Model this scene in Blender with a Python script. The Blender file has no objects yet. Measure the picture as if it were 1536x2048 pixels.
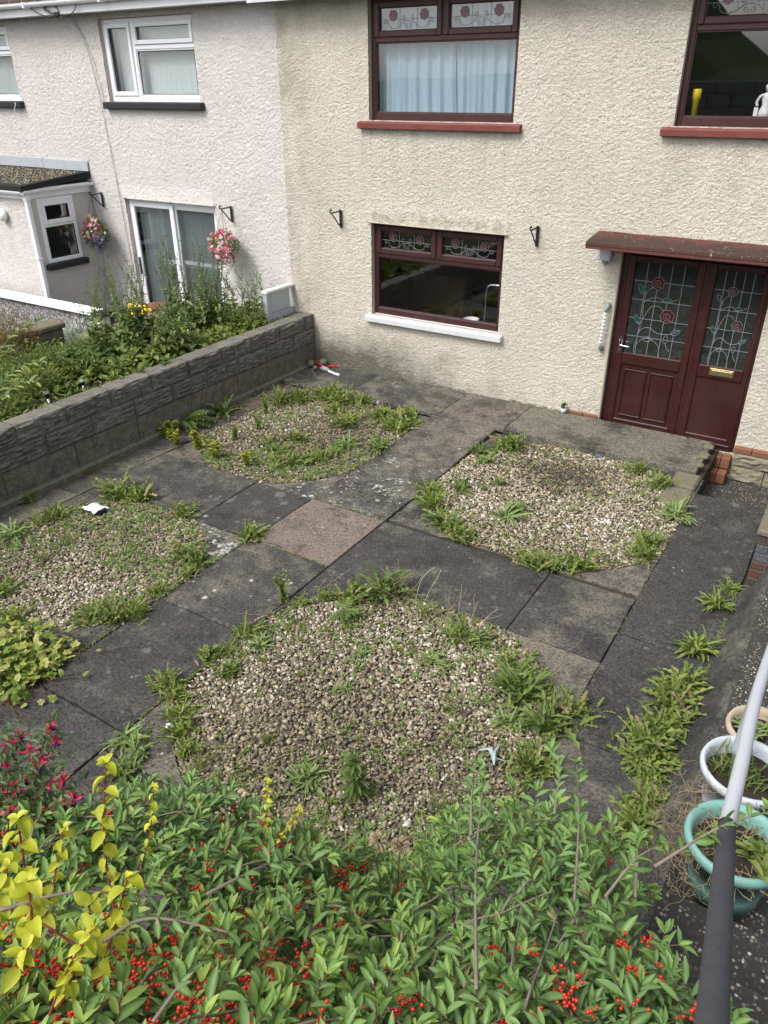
import bpy, bmesh, math, random
import numpy as np
from mathutils import Vector, Matrix, noise as mnoise

PI = math.pi
R = math.radians
rng = random.Random(11)
nrng = np.random.default_rng(5)
scene = bpy.context.scene
COL = scene.collection

# ------------------------------------------------------------------ camera
CAM = Vector((7.510, -9.347, 3.871))
RIGHT = Vector((0.8484901, 0.52918684, -0.00508241))
UP = Vector((-0.25486828, 0.41703085, 0.87242618))
FWD = Vector((-0.46379597, 0.73894963, -0.48871949))
cam = bpy.data.cameras.new('camera')
cam_ob = bpy.data.objects.new('camera', cam)
COL.objects.link(cam_ob)
M = Matrix((RIGHT, UP, -FWD)).transposed().to_4x4()
M.translation = CAM
cam_ob.matrix_world = M
cam.sensor_width = 36.0
cam.lens = 26.81
cam.clip_start = 0.05
cam.clip_end = 500
scene.camera = cam_ob
scene.render.resolution_x = 768
scene.render.resolution_y = 1024

# ------------------------------------------------------------------ sky, sun, exposure (bright overcast)
SUN_EL, SUN_AZ = R(52), R(205)          # azimuth clockwise from +Y
world = bpy.data.worlds.new('World')
scene.world = world
world.use_nodes = True
wt = world.node_tree
bg = wt.nodes['Background']
sky = wt.nodes.new('ShaderNodeTexSky')
sky.sky_type = 'NISHITA'
sky.sun_disc = False
sky.sun_elevation = SUN_EL
sky.sun_rotation = SUN_AZ
sky.air_density = 1.0
sky.dust_density = 4.0
hsv = wt.nodes.new('ShaderNodeHueSaturation')
hsv.inputs['Saturation'].default_value = 0.30
wt.links.new(sky.outputs[0], hsv.inputs['Color'])
wt.links.new(hsv.outputs[0], bg.inputs['Color'])
bg.inputs['Strength'].default_value = 0.15
sun = bpy.data.lights.new('sun', 'SUN')
sun.energy = 1.5
sun.angle = R(22)
sun.color = (1.0, 0.96, 0.90)
sun_ob = bpy.data.objects.new('sun', sun)
COL.objects.link(sun_ob)
sd = Vector((math.sin(SUN_AZ) * math.cos(SUN_EL), math.cos(SUN_AZ) * math.cos(SUN_EL), math.sin(SUN_EL)))
sun_ob.rotation_euler = sd.to_track_quat('Z', 'Y').to_euler()
vs = scene.view_settings
vs.view_transform = 'Standard'
vs.look = 'None'
vs.exposure = 0.74
vs.gamma = 1.0
vs.use_curve_mapping = False

# ------------------------------------------------------------------ node helper
class NT:
    def __init__(self, name):
        self.m = bpy.data.materials.new(name)
        self.m.use_nodes = True
        self.t = self.m.node_tree
        self.t.nodes.clear()
        self.out = self.t.nodes.new('ShaderNodeOutputMaterial')
    def n(self, typ, ins=None, **props):
        nd = self.t.nodes.new(typ)
        for k, v in props.items():
            setattr(nd, k, v)
        for k, v in (ins or {}).items():
            s = nd.inputs[k]
            if isinstance(v, bpy.types.NodeSocket):
                self.t.links.new(v, s)
            else:
                s.default_value = v
        return nd
    def pos(self):
        return self.n('ShaderNodeNewGeometry').outputs['Position']
    def math(self, op, a, b=0.0, clamp=False):
        return self.n('ShaderNodeMath', {0: a, 1: b}, operation=op, use_clamp=clamp).outputs[0]
    def noise(self, vec, scale, detail=4, rough=0.6, dist=0.0):
        return self.n('ShaderNodeTexNoise', {'Vector': vec, 'Scale': scale, 'Detail': detail, 'Roughness': rough, 'Distortion': dist}).outputs[0]
    def voro(self, vec, scale, feature='F1', rnd=1.0):
        return self.n('ShaderNodeTexVoronoi', {'Vector': vec, 'Scale': scale, 'Randomness': rnd}, feature=feature)
    def maprange(self, v, a, b, c=0.0, d=1.0, smooth=False):
        return self.n('ShaderNodeMapRange', {0: v, 1: a, 2: b, 3: c, 4: d}, clamp=True, interpolation_type='SMOOTHSTEP' if smooth else 'LINEAR').outputs[0]
    def mix(self, f, a, b, blend='MIX'):
        nd = self.n('ShaderNodeMix', data_type='RGBA', blend_type=blend, clamp_factor=True)
        for idx, v in ((0, f), (6, a), (7, b)):
            if isinstance(v, bpy.types.NodeSocket):
                self.t.links.new(v, nd.inputs[idx])
            else:
                nd.inputs[idx].default_value = v if idx == 0 else (*v, 1.0) if len(v) == 3 else v
        return nd.outputs[2]
    def ramp(self, f, stops, interp='LINEAR'):
        nd = self.n('ShaderNodeValToRGB', {0: f})
        cr = nd.color_ramp
        cr.interpolation = interp
        while len(cr.elements) < len(stops):
            cr.elements.new(0.5)
        for e, (p, c) in zip(cr.elements, stops):
            e.position = p
            e.color = (*c, 1.0)
        return nd.outputs[0]
    def stretch(self, vec, s):
        return self.n('ShaderNodeMapping', {'Vector': vec, 'Scale': s}).outputs[0]
    def attr(self, name):
        return self.n('ShaderNodeAttribute', attribute_name=name).outputs['Fac']
    def bump(self, h, strength=0.5, dist=0.01, normal=None):
        ins = {'Height': h, 'Strength': strength, 'Distance': dist}
        if normal is not None:
            ins['Normal'] = normal
        return self.n('ShaderNodeBump', ins).outputs[0]
    def principled(self, color, rough=0.8, normal=None, spec=0.3, metal=0.0, coat=0.0):
        ins = {'Base Color': color if isinstance(color, bpy.types.NodeSocket) else (*color, 1.0),
               'Roughness': rough, 'Specular IOR Level': spec, 'Metallic': metal, 'Coat Weight': coat}
        if normal is not None:
            ins['Normal'] = normal
        return self.n('ShaderNodeBsdfPrincipled', ins).outputs[0]
    def finish(self, shader):
        self.t.links.new(shader, self.out.inputs[0])
        return self.m

def simple(name, color, rough=0.6, spec=0.4, var=0.12, scale=25, bump=0.0, metal=0.0, dirt=None):
    t = NT(name)
    p = t.pos()
    nz = t.noise(p, scale, 5)
    dark = tuple(c * (1 - var) for c in color)
    lite = tuple(min(1, c * (1 + var)) for c in color)
    c = t.mix(nz, dark, lite)
    if dirt:
        dc, amt, ds = dirt
        d = t.maprange(t.noise(p, ds, 7, 0.7), 0.62 - amt, 0.72 - amt * 0.6)
        c = t.mix(d, c, dc)
    nrm = t.bump(t.noise(p, scale * 4, 4), bump, 0.004) if bump else None
    r = t.maprange(nz, 0.3, 0.7, max(0.02, rough - 0.06), rough + 0.06)
    return t.finish(t.principled(c, r, nrm, spec, metal))

MT = {}
# ---- render coats
def stucco(name, base, pink, grime_shade, kind):
    t = NT(name)
    p = t.pos()
    sx = t.n('ShaderNodeSeparateXYZ', {0: p})
    x, z = sx.outputs[0], sx.outputs[2]
    big = t.noise(p, 1.3, 4, 0.6)
    mid = t.noise(p, 6.0, 4, 0.6)
    c = t.mix(t.maprange(t.noise(p, 3.1, 5, 0.65), 0.45, 0.66), base, pink)
    c = t.mix(t.maprange(mid, 0.35, 0.7, 0.0, 0.5), c, tuple(b * 0.84 for b in base))
    c = t.mix(t.maprange(t.noise(p, .9, 3, 0.6), 0.46, 0.60, 0.0, 0.28), c, tuple(b * 0.78 for b in base))
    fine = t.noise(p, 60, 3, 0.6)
    c = t.mix(t.maprange(fine, 0.32, 0.52, 0.62, 0.0), c, grime_shade)  # dark speckle colours in the shade of the roughcast crevices
    st = t.noise(t.stretch(p, (11, 11, .55)), 1.0, 5, 0.7)
    c = t.mix(t.math('MULTIPLY', t.maprange(st, 0.50, 0.68), t.maprange(big, 0.40, 0.62, 0.03, 0.20)), c, grime_shade)
    if kind == 'cream':
        # run-off below the two upper sills
        bz = t.math('MULTIPLY', t.maprange(z, 3.38, 3.36), t.maprange(z, 2.55, 3.36))
        bx = t.math('MAXIMUM', t.math('MULTIPLY', t.maprange(x, 1.25, 1.33), t.maprange(x, 3.66, 3.56)), t.maprange(x, 5.14, 5.24))
        sf = t.math('MULTIPLY', t.math('MULTIPLY', bz, bx), t.maprange(st, 0.46, 0.66, 0.0, 0.24))
        c = t.mix(sf, c, (0.22, 0.19, 0.135))
        # algae damp that creeps up from the patio on the wall's foot, worst below the kitchen window
        n1 = t.math('MULTIPLY', t.noise(p, 2.4, 6, 0.7), 1.0)
        low = t.maprange(z, 0.0, 0.95, 1.0, 0.0)
        xx = t.maprange(x, 1.5, 3.6, 1.0, 0.30)
        f = t.math('MULTIPLY', low, xx)
        f = t.maprange(t.math('ADD', t.math('MULTIPLY', f, 0.75), t.math('MULTIPLY', n1, 0.7)), 0.52, 0.92, 0.0, 0.85)
        c = t.mix(f, c, (0.10, 0.095, 0.07))
        # moss run-off on the bell-cast over the window
        dz = t.math('ABSOLUTE', t.math('SUBTRACT', z, 2.29))
        wx = t.math('MULTIPLY', t.maprange(x, 1.40, 1.55, 0, 1), t.maprange(x, 3.4, 3.55, 1, 0))
        w = t.math('MULTIPLY', t.maprange(dz, 0.02, 0.13, 1, 0), wx)
        w = t.math('MULTIPLY', w, t.maprange(t.noise(p, 9, 5, 0.7), 0.33, 0.6))
        c = t.mix(t.math('MULTIPLY', w, 0.55), c, (0.19, 0.16, 0.095))
        # grime band below the eaves and beside the party line
        e = t.maprange(z, 4.2, 4.85, 0.0, 1.0)
        e = t.math('MULTIPLY', e, t.maprange(t.noise(p, 1.7, 5, 0.7), 0.38, 0.62))
        pl = t.math('MULTIPLY', t.maprange(x, 0.0, 0.9, 1.0, 0.0), t.maprange(t.noise(p, 2.2, 5, 0.7), 0.4, 0.62))
        c = t.mix(t.math('MULTIPLY', t.math('MAXIMUM', e, pl), 0.5), c, (0.25, 0.225, 0.165))
    nrm = t.bump(t.noise(p, 70, 3, 0.7), 1.0, 0.026)
    return t.finish(t.principled(c, 0.95, nrm, 0.12))

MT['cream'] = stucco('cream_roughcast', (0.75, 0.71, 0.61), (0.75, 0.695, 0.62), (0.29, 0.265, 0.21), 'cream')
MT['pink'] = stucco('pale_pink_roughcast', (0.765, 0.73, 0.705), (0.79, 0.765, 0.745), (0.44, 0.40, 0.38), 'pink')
MT['reveal'] = simple('smooth_render_reveal', (0.40, 0.36, 0.30), 0.9, 0.2, 0.15, 12, 0.3)
MT['reveal_pink'] = simple('smooth_render_reveal_pink', (0.50, 0.44, 0.42), 0.9, 0.2, 0.1, 12, 0.3)

def woodgrain(name, base, dark):
    t = NT(name)
    p = t.pos()
    g = t.noise(t.stretch(p, (70, 70, 2.2)), 1.0, 5, 0.7)
    c = t.mix(t.maprange(g, 0.3, 0.7), dark, base)
    c = t.mix(t.maprange(t.noise(p, 3, 4), 0.4, 0.75, 0, 0.25), c, (0.09, 0.05, 0.045))
    nrm = t.bump(g, 0.12, 0.003)
    return t.finish(t.principled(c, 0.42, nrm, 0.4))
MT['rosewood'] = woodgrain('rosewood_upvc', (0.050, 0.010, 0.009), (0.018, 0.005, 0.006))
MT['brown_frame'] = woodgrain('brown_upvc', (0.055, 0.018, 0.019), (0.030, 0.012, 0.013))
MT['white_pvc'] = simple('white_upvc', (0.80, 0.82, 0.85), 0.35, 0.5, 0.03, 6)
MT['black_paint'] = simple('black_sill_paint', (0.018, 0.018, 0.021), 0.5, 0.4, 0.3, 18, 0.15)
MT['rubber'] = simple('black_gasket', (0.012, 0.012, 0.012), 0.7, 0.3)
MT['white_sill'] = simple('flaking_white_sill_paint', (0.56, 0.57, 0.585), 0.6, 0.3, 0.06, 14, 0.25, dirt=((0.30, 0.10, 0.09), -0.045, 12))
MT['red_sill'] = simple('oxide_red_sill_paint', (0.155, 0.042, 0.034), 0.55, 0.35, 0.25, 9, 0.25, dirt=((0.42, 0.33, 0.26), -0.075, 14))
def canopy_mat():
    t = NT('mossy_red_canopy_paint')
    p = t.pos()
    s = t.n('ShaderNodeSeparateXYZ', {0: p})
    c = t.mix(t.noise(p, 6, 5), (0.085, 0.028, 0.025), (0.145, 0.055, 0.048))
    band = t.maprange(s.outputs[1], -0.05, -0.30, 0.0, 1.0)
    nz = t.noise(p, 7, 8, 0.75)
    d = t.maprange(t.math('ADD', nz, t.math('MULTIPLY', band, 0.24)), 0.50, 0.66)
    d = t.math('MULTIPLY', d, t.maprange(s.outputs[2], 2.275, 2.30, 0.25, 1.0))
    c = t.mix(t.math('MULTIPLY', d, 0.9), c, (0.045, 0.030, 0.024))
    li = t.math('MULTIPLY', t.maprange(t.noise(p, 28, 5, 0.7), 0.60, 0.66), t.maprange(t.noise(p, 3.5, 3), 0.48, 0.60))
    li = t.math('MULTIPLY', li, t.maprange(s.outputs[2], 2.235, 2.25))
    c = t.mix(li, c, (0.42, 0.36, 0.26))
    return t.finish(t.principled(c, 0.8, t.bump(t.noise(p, 40, 6, 0.7), 0.5, 0.01), 0.25))
MT['canopy'] = canopy_mat()

# ---- ground stuff
def concrete(name):
    """slab colour is steered by object colour: R lightness, G lichen, B tan"""
    t = NT(name)
    p = t.pos()
    oi = t.n('ShaderNodeObjectInfo')
    sep = t.n('ShaderNodeSeparateColor', {0: oi.outputs['Color']})
    li, lich, tan = sep.outputs[0], sep.outputs[1], sep.outputs[2]
    off = t.n('ShaderNodeVectorMath', {0: p, 1: t.math('MULTIPLY', oi.outputs['Random'], 37.0)}, operation='ADD').outputs[0]
    n1 = t.noise(off, 2.3, 9, 0.74, 0.15)
    n2 = t.noise(p, 9, 6, 0.7)
    n3 = t.noise(p, 130, 3, 0.65)
    dark = t.mix(n2, (0.032, 0.032, 0.033), (0.090, 0.088, 0.083))
    lite = t.mix(n2, (0.135, 0.125, 0.098), (0.275, 0.255, 0.20))
    tanc = t.mix(n2, (0.19, 0.15, 0.125), (0.28, 0.225, 0.19))
    lite = t.mix(tan, lite, tanc)
    f = t.math('ADD', t.math('SUBTRACT', n1, 0.51), li)
    f = t.maprange(f, 0.03, 0.30, 0.0, 1.0, True)
    c = t.mix(f, dark, lite)
    c = t.mix(t.maprange(n3, 0.32, 0.52, 0.75, 0.0), c, (0.012, 0.012, 0.012))
    c = t.mix(t.maprange(n3, 0.56, 0.72, 0.0, 0.5), c, (0.24, 0.225, 0.20))
    # round lichen colonies of two sizes
    wob = t.n('ShaderNodeVectorMath', {0: p, 1: t.n('ShaderNodeVectorMath', {0: t.n('ShaderNodeTexNoise', {'Vector': p, 'Scale': 22.0}).outputs[1], 1: (0.03, 0.03, 0.0)}, operation='MULTIPLY').outputs[0]}, operation='ADD').outputs[0]
    flat = t.stretch(wob, (1, 1, 0))
    for sc, thr, colr, gain in ((5.2, 0.80, (0.26, 0.24, 0.20), 0.5), (13.0, 0.72, (0.20, 0.185, 0.155), 0.45), (12.0, 0.93, (0.58, 0.57, 0.54), 1.0)):
        v = t.voro(flat, sc)
        rsel = t.n('ShaderNodeSeparateColor', {0: v.outputs['Color']}).outputs[0]
        sel = t.maprange(t.math('ADD', rsel, t.math('MULTIPLY', lich, 0.45)), thr, thr + 0.35, 0.0, 0.36)
        if gain == 1.0:
            sel = t.math('MULTIPLY', sel, t.maprange(t.noise(off, 1.8, 3), 0.38, 0.56))
        disc = t.math('SUBTRACT', sel, v.outputs['Distance'])
        disc = t.maprange(disc, -0.05, 0.11)
        disc = t.math('MULTIPLY', disc, t.maprange(n3, 0.32, 0.5, 0.45, 1.0))
        c = t.mix(t.math('MULTIPLY', disc, gain), c, colr)
    damp = t.maprange(t.noise(off, 1.9, 8, 0.78), 0.52, 0.60, 0.0, 0.62)
    c = t.mix(damp, c, (0.022, 0.022, 0.022))
    worn = t.maprange(t.noise(t.stretch(off, (1, 1, 3)), 3.4, 7, 0.75, 0.3), 0.56, 0.68, 0.0, 0.5)
    c = t.mix(worn, c, (0.165, 0.155, 0.13))
    n4 = t.noise(p, 42, 4, 0.7)
    c = t.mix(t.maprange(n4, 0.36, 0.52, 0.78, 0.0), c, (0.014, 0.014, 0.014))
    c = t.mix(t.maprange(n4, 0.56, 0.74, 0.0, 0.4), c, (0.19, 0.178, 0.155))
    wl = t.n('ShaderNodeObjectInfo').outputs['Alpha']
    wn = t.math('ADD', t.math('MULTIPLY', t.noise(p, 21, 3, 0.6), 0.6), t.math('MULTIPLY', t.noise(off, 3.2, 3, 0.6), 0.55))
    wm = t.maprange(t.math('ADD', wn, t.math('MULTIPLY', wl, 0.20)), 0.78, 0.85)
    wm = t.math('MULTIPLY', wm, t.maprange(n3, 0.32, 0.46, 0.35, 1.0))
    c = t.mix(t.math('MULTIPLY', wm, t.maprange(wl, 0.0, 0.15)), c, (0.42, 0.41, 0.38))
    brush = t.noise(t.stretch(off, (5, 70, 1)), 1.0, 3)
    h = t.math('ADD', t.math('MULTIPLY', n3, 0.8), t.math('ADD', t.math('MULTIPLY', brush, 0.5), t.math('MULTIPLY', n2, 1.2)))
    return t.finish(t.principled(c, t.maprange(n2, 0.3, 0.7, 0.75, 0.95), t.bump(h, 0.55, 0.012), 0.25))
MT['concrete'] = concrete('weathered_concrete')
MT['soil'] = simple('dark_soil', (0.042, 0.034, 0.026), 0.95, 0.1, 0.5, 30, 0.8)
MT['subbase'] = simple('joint_dirt', (0.048, 0.042, 0.034), 0.95, 0.1, 0.5, 40, 0.8)
def rock_mat(name, d, l, moss):
    t = NT(name)
    p = t.pos()
    oi = t.n('ShaderNodeObjectInfo')
    n2 = t.noise(p, 11, 7, 0.7)
    n3 = t.noise(p, 90, 4, 0.7)
    c = t.mix(t.maprange(n2, 0.3, 0.72), d, l)
    c = t.mix(t.math('MULTIPLY', oi.outputs['Random'], 0.35), c, tuple(q * 1.5 for q in d))
    c = t.mix(t.maprange(n3, 0.34, 0.52, 0.75, 0), c, tuple(q * 0.35 for q in d))
    c = t.mix(t.maprange(t.noise(p, 48, 4, 0.7), 0.56, 0.70, 0, 0.5), c, tuple(min(.5, q * 1.6) for q in l))
    nz = t.n('ShaderNodeSeparateXYZ', {0: t.n('ShaderNodeNewGeometry').outputs['Normal']}).outputs[2]
    mo = t.math('MULTIPLY', t.maprange(nz, 0.2, 0.8), t.maprange(t.noise(p, 5, 6, 0.7), 0.4, 0.6))
    c = t.mix(t.math('MULTIPLY', mo, 0.8), c, moss)
    v = t.voro(p, 26)
    sp = t.maprange(t.math('SUBTRACT', t.maprange(t.n('ShaderNodeSeparateColor', {0: v.outputs['Color']}).outputs[0], 0.72, 1.0, 0, 0.35), v.outputs['Distance']), 0, 0.06)
    c = t.mix(t.math('MULTIPLY', sp, 0.5), c, (0.27, 0.26, 0.235))
    return t.finish(t.principled(c, 0.9, t.bump(t.math('ADD', n2, t.math('MULTIPLY', n3, 0.6)), 0.7, 0.015), 0.2))
MT['block'] = rock_mat('rock_faced_block', (0.062, 0.061, 0.060), (0.27, 0.262, 0.24), (0.19, 0.178, 0.13))
MT['smoothblock'] = rock_mat('rendered_block', (0.075, 0.072, 0.060), (0.25, 0.235, 0.195), (0.16, 0.15, 0.11))
MT['palestone'] = rock_mat('pale_plinth_stone', (0.17, 0.155, 0.11), (0.36, 0.33, 0.25), (0.20, 0.17, 0.09))
MT['capstone'] = rock_mat('mossy_capstone', (0.11, 0.105, 0.085), (0.23, 0.215, 0.17), (0.17, 0.15, 0.08))
MT['tile'] = simple('terracotta_tile', (0.20, 0.088, 0.05), 0.6, 0.35, 0.25, 14, 0.15, dirt=((0.10, 0.07, 0.05), 0.02, 7))
def aggregate(name):
    t = NT(name)
    p = t.pos()
    v = t.voro(p, 75)
    rs = t.n('ShaderNodeSeparateColor', {0: v.outputs['Color']}).outputs[0]
    c = t.ramp(rs, [(0.0, (0.028, 0.027, 0.025)), (0.55, (0.06, 0.055, 0.05)), (0.75, (0.15, 0.13, 0.10)), (0.9, (0.38, 0.33, 0.25)), (1.0, (0.55, 0.53, 0.5))])
    c = t.mix(t.maprange(v.outputs['Distance'], 0.35, 0.55), c, (0.035, 0.033, 0.03))
    c = t.mix(t.maprange(t.noise(p, 2.0, 6, 0.7), 0.42, 0.66, 0, 0.8), c, (0.035, 0.034, 0.032))
    return t.finish(t.principled(c, 0.85, t.bump(v.outputs['Distance'], -0.7, 0.01), 0.3))
MT['aggregate'] = aggregate('exposed_aggregate')
def pebbledash(name):
    t = NT(name)
    p = t.pos()
    v = t.voro(p, 60)
    rs = t.n('ShaderNodeSeparateColor', {0: v.outputs['Color']}).outputs[0]
    c = t.ramp(rs, [(0.0, (0.05, 0.05, 0.055)), (0.4, (0.15, 0.145, 0.15)), (0.8, (0.32, 0.31, 0.31)), (1.0, (0.55, 0.54, 0.53))])
    return t.finish(t.principled(c, 0.9, t.bump(v.outputs['Distance'], -0.6, 0.01), 0.2))
MT['pebbledash'] = pebbledash('pebbledash')
def pebble_mat(name, stops):
    t = NT(name)
    p = t.pos()
    r_ = t.attr('rnd')
    c = t.ramp(r_, stops)
    c = t.mix(t.maprange(t.noise(p, 90, 3), 0.35, 0.7, 0, 0.35), c, (0.13, 0.10, 0.07))
    return t.finish(t.principled(c, 0.7, t.bump(t.noise(p, 300, 3), 0.2, 0.002), 0.3))
PEB = [(0.0, (0.055, 0.05, 0.04)), (0.2, (0.13, 0.115, 0.08)), (0.4, (0.245, 0.20, 0.115)), (0.55, (0.165, 0.155, 0.13)), (0.7, (0.34, 0.29, 0.19)), (0.84, (0.32, 0.305, 0.255)), (0.95, (0.46, 0.42, 0.33)), (1.0, (0.62, 0.60, 0.54))]
MT['pebble'] = pebble_mat('river_gravel', [(0.0, (0.048, 0.043, 0.033)), (0.2, (0.115, 0.10, 0.07)), (0.36, (0.17, 0.157, 0.125)), (0.5, (0.26, 0.205, 0.11)), (0.64, (0.235, 0.215, 0.165)), (0.8, (0.37, 0.31, 0.20)), (0.94, (0.43, 0.40, 0.31)), (1.0, (0.60, 0.57, 0.49))])
MT['pebble_light'] = pebble_mat('pale_gravel', [(p, tuple(min(0.75, q * 1.4) for q in c)) for p, c in PEB])

# ---- foliage
def leaf_mat(name, stops, rough=0.45, trans=0.25, vein=None):
    t = NT(name)
    p = t.pos()
    c = t.ramp(t.attr('rnd'), stops)
    c = t.mix(t.maprange(t.noise(p, 45, 3), 0.35, 0.7, 0, 0.3), c, tuple(q * 0.6 for q in stops[0][1]))
    if vein:
        c = t.mix(t.math('MULTIPLY', t.attr('mid'), 0.6), c, vein)
    n_ = t.bump(t.noise(p, 120, 2), 0.15, 0.003)
    a = t.principled(c, rough, n_, 0.27)
    tr = t.n('ShaderNodeBsdfTranslucent', {'Color': t.mix(0.35, c, (0.30, 0.42, 0.04))}).outputs[0]
    return t.finish(t.n('ShaderNodeMixShader', {0: trans, 1: a, 2: tr}).outputs[0])
G = lambda *s: [(i / (len(s) - 1), c) for i, c in enumerate(s)]
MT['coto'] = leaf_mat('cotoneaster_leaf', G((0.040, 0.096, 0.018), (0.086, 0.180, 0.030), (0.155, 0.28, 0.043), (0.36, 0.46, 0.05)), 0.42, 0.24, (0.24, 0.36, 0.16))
MT['gold'] = leaf_mat('golden_leaf', G((0.32, 0.37, 0.02), (0.50, 0.52, 0.03), (0.66, 0.64, 0.08)), 0.5, 0.3, (0.36, 0.38, 0.03))
MT['weed'] = leaf_mat('weed_leaf', G((0.095, 0.145, 0.024), (0.18, 0.245, 0.04), (0.32, 0.36, 0.085)), 0.6, 0.3, (0.2, 0.26, 0.1))
MT['weed_dark'] = leaf_mat('dark_weed_leaf', G((0.068, 0.11, 0.022), (0.13, 0.19, 0.036), (0.22, 0.27, 0.065)), 0.55, 0.25, (0.14, 0.2, 0.08))
MT['weed_pale'] = leaf_mat('pale_weed_leaf', G((0.13, 0.22, 0.05), (0.21, 0.31, 0.08), (0.31, 0.39, 0.13)), 0.6, 0.3, (0.3, 0.35, 0.2))
MT['euphorb'] = leaf_mat('lime_spurge', G((0.22, 0.27, 0.03), (0.38, 0.40, 0.06), (0.50, 0.48, 0.12)), 0.6, 0.3)
MT['ivy'] = leaf_mat('variegated_ivy', G((0.08, 0.16, 0.03), (0.20, 0.28, 0.04), (0.45, 0.45, 0.10), (0.56, 0.52, 0.22)), 0.45, 0.25, (0.07, 0.15, 0.03))
MT['fuchsia_leaf'] = leaf_mat('fuchsia_leaf', G((0.04, 0.085, 0.03), (0.07, 0.13, 0.045), (0.13, 0.17, 0.07)), 0.5, 0.25)
MT['grey_leaf'] = leaf_mat('grey_green_leaf', G((0.10, 0.155, 0.050), (0.18, 0.25, 0.08), (0.29, 0.35, 0.14)), 0.65, 0.25)
MT['silver_leaf'] = leaf_mat('silver_leaf', G((0.38, 0.42, 0.38), (0.50, 0.54, 0.49), (0.62, 0.65, 0.6)), 0.7, 0.2)
MT['rust_leaf'] = leaf_mat('rusty_conifer', G((0.10, 0.085, 0.02), (0.20, 0.12, 0.04), (0.30, 0.17, 0.075)), 0.8, 0.2)
MT['straw'] = leaf_mat('dry_straw', G((0.22, 0.17, 0.10), (0.36, 0.29, 0.18), (0.46, 0.39, 0.26)), 0.85, 0.2)
MT['petal'] = leaf_mat('mixed_petals', G((0.10, 0.07, 0.30), (0.22, 0.15, 0.48), (0.75, 0.60, 0.06), (0.78, 0.72, 0.68), (0.60, 0.12, 0.22), (0.45, 0.08, 0.16)), 0.6, 0.2)
MT['pink_petal'] = leaf_mat('pink_petals', G((0.52, 0.05, 0.12), (0.68, 0.13, 0.24), (0.75, 0.35, 0.42), (0.78, 0.70, 0.66)), 0.6, 0.2)
MT['fuchsia_petal'] = leaf_mat('fuchsia_petals', G((0.42, 0.012, 0.05), (0.60, 0.03, 0.11), (0.68, 0.06, 0.22)), 0.5, 0.2)
MT['purple'] = simple('purple_corolla', (0.10, 0.02, 0.20), 0.6)
MT['yellow_petal'] = simple('yellow_petals', (0.75, 0.55, 0.03), 0.6, 0.2)
MT['berry'] = simple('red_berry', (0.50, 0.022, 0.012), 0.32, 0.5, 0.25, 60)
MT['twig'] = simple('red_brown_twig', (0.105, 0.052, 0.038), 0.75, 0.25, 0.4, 60, 0.3)
MT['grey_twig'] = simple('grey_twig', (0.19, 0.155, 0.13), 0.8, 0.2, 0.4, 60, 0.3)
MT['redstem'] = simple('red_stem', (0.20, 0.035, 0.03), 0.6, 0.3, 0.3, 40)
MT['greenstem'] = simple('green_stem', (0.10, 0.15, 0.05), 0.6, 0.3, 0.3, 40)
# ---- other
MT['iron'] = simple('black_iron', (0.010, 0.010, 0.011), 0.45, 0.5)
MT['lead'] = simple('lead_came', (0.22, 0.23, 0.25), 0.5, 0.5, 0.1)
MT['leadflash'] = simple('lead_flashing', (0.36, 0.39, 0.42), 0.6, 0.4, 0.15, 8)
MT['redglass'] = simple('red_glass', (0.050, 0.006, 0.008), 0.2, 0.6)
MT['mauveglass'] = simple('mauve_glass', (0.20, 0.09, 0.11), 0.25, 0.5)
MT['greenglass'] = simple('green_glass', (0.012, 0.065, 0.048), 0.2, 0.6)
MT['chrome'] = simple('chrome', (0.75, 0.76, 0.78), 0.12, 0.5, 0.03, metal=1.0)
MT['brass'] = simple('brass', (0.72, 0.62, 0.36), 0.28, 0.5, 0.06, metal=1.0)
MT['curtain'] = simple('pale_blue_curtain', (0.40, 0.51, 0.60), 0.9, 0.1, 0.05, 8)
MT['blind'] = simple('pale_blind_fabric', (0.62, 0.68, 0.68), 0.9, 0.1, 0.03, 8)
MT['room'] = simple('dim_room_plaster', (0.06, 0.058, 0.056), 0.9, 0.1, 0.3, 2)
MT['roomdark'] = simple('dim_cupboards', (0.05, 0.035, 0.02), 0.7, 0.2, 0.4, 3)
MT['felt'] = simple('roof_felt_edge', (0.020, 0.021, 0.021), 0.85, 0.2, 0.4, 25, 0.6)
MT['rooftile'] = simple('roof_tile', (0.065, 0.045, 0.038), 0.85, 0.2, 0.3, 12, 0.5)
MT['bluegrey'] = simple('blue_grey_block_paint', (0.40, 0.43, 0.46), 0.75, 0.25, 0.08, 10, 0.25)
MT['whitepaint'] = simple('white_masonry_paint', (0.78, 0.78, 0.77), 0.7, 0.3, 0.05, 10, 0.2)
MT['railwhite'] = simple('white_rail_paint', (0.43, 0.45, 0.485), 0.5, 0.5, 0.05, 9, 0.05, dirt=((0.33, 0.19, 0.13), -0.02, 18))
MT['foam'] = simple('grey_foam_sleeve', (0.062, 0.063, 0.070), 0.85, 0.25, 0.25, 20, 0.35)
MT['greyrail'] = simple('grey_paint', (0.22, 0.26, 0.27), 0.5, 0.4, 0.08, 10)
MT['teal'] = simple('teal_plastic', (0.17, 0.35, 0.31), 0.5, 0.4, 0.08, 14, 0.08, dirt=((0.16, 0.26, 0.22), 0.0, 10))
MT['potwhite'] = simple('white_plastic', (0.48, 0.51, 0.58), 0.5, 0.4, 0.06, 10, 0.08)
MT['potblack'] = simple('black_plastic', (0.014, 0.015, 0.018), 0.5, 0.4, 0.2, 10)
MT['terracotta'] = simple('pale_terracotta', (0.42, 0.34, 0.26), 0.8, 0.2, 0.2, 16, 0.3)
MT['redplastic'] = simple('red_plastic', (0.48, 0.025, 0.02), 0.4, 0.4)
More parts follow.
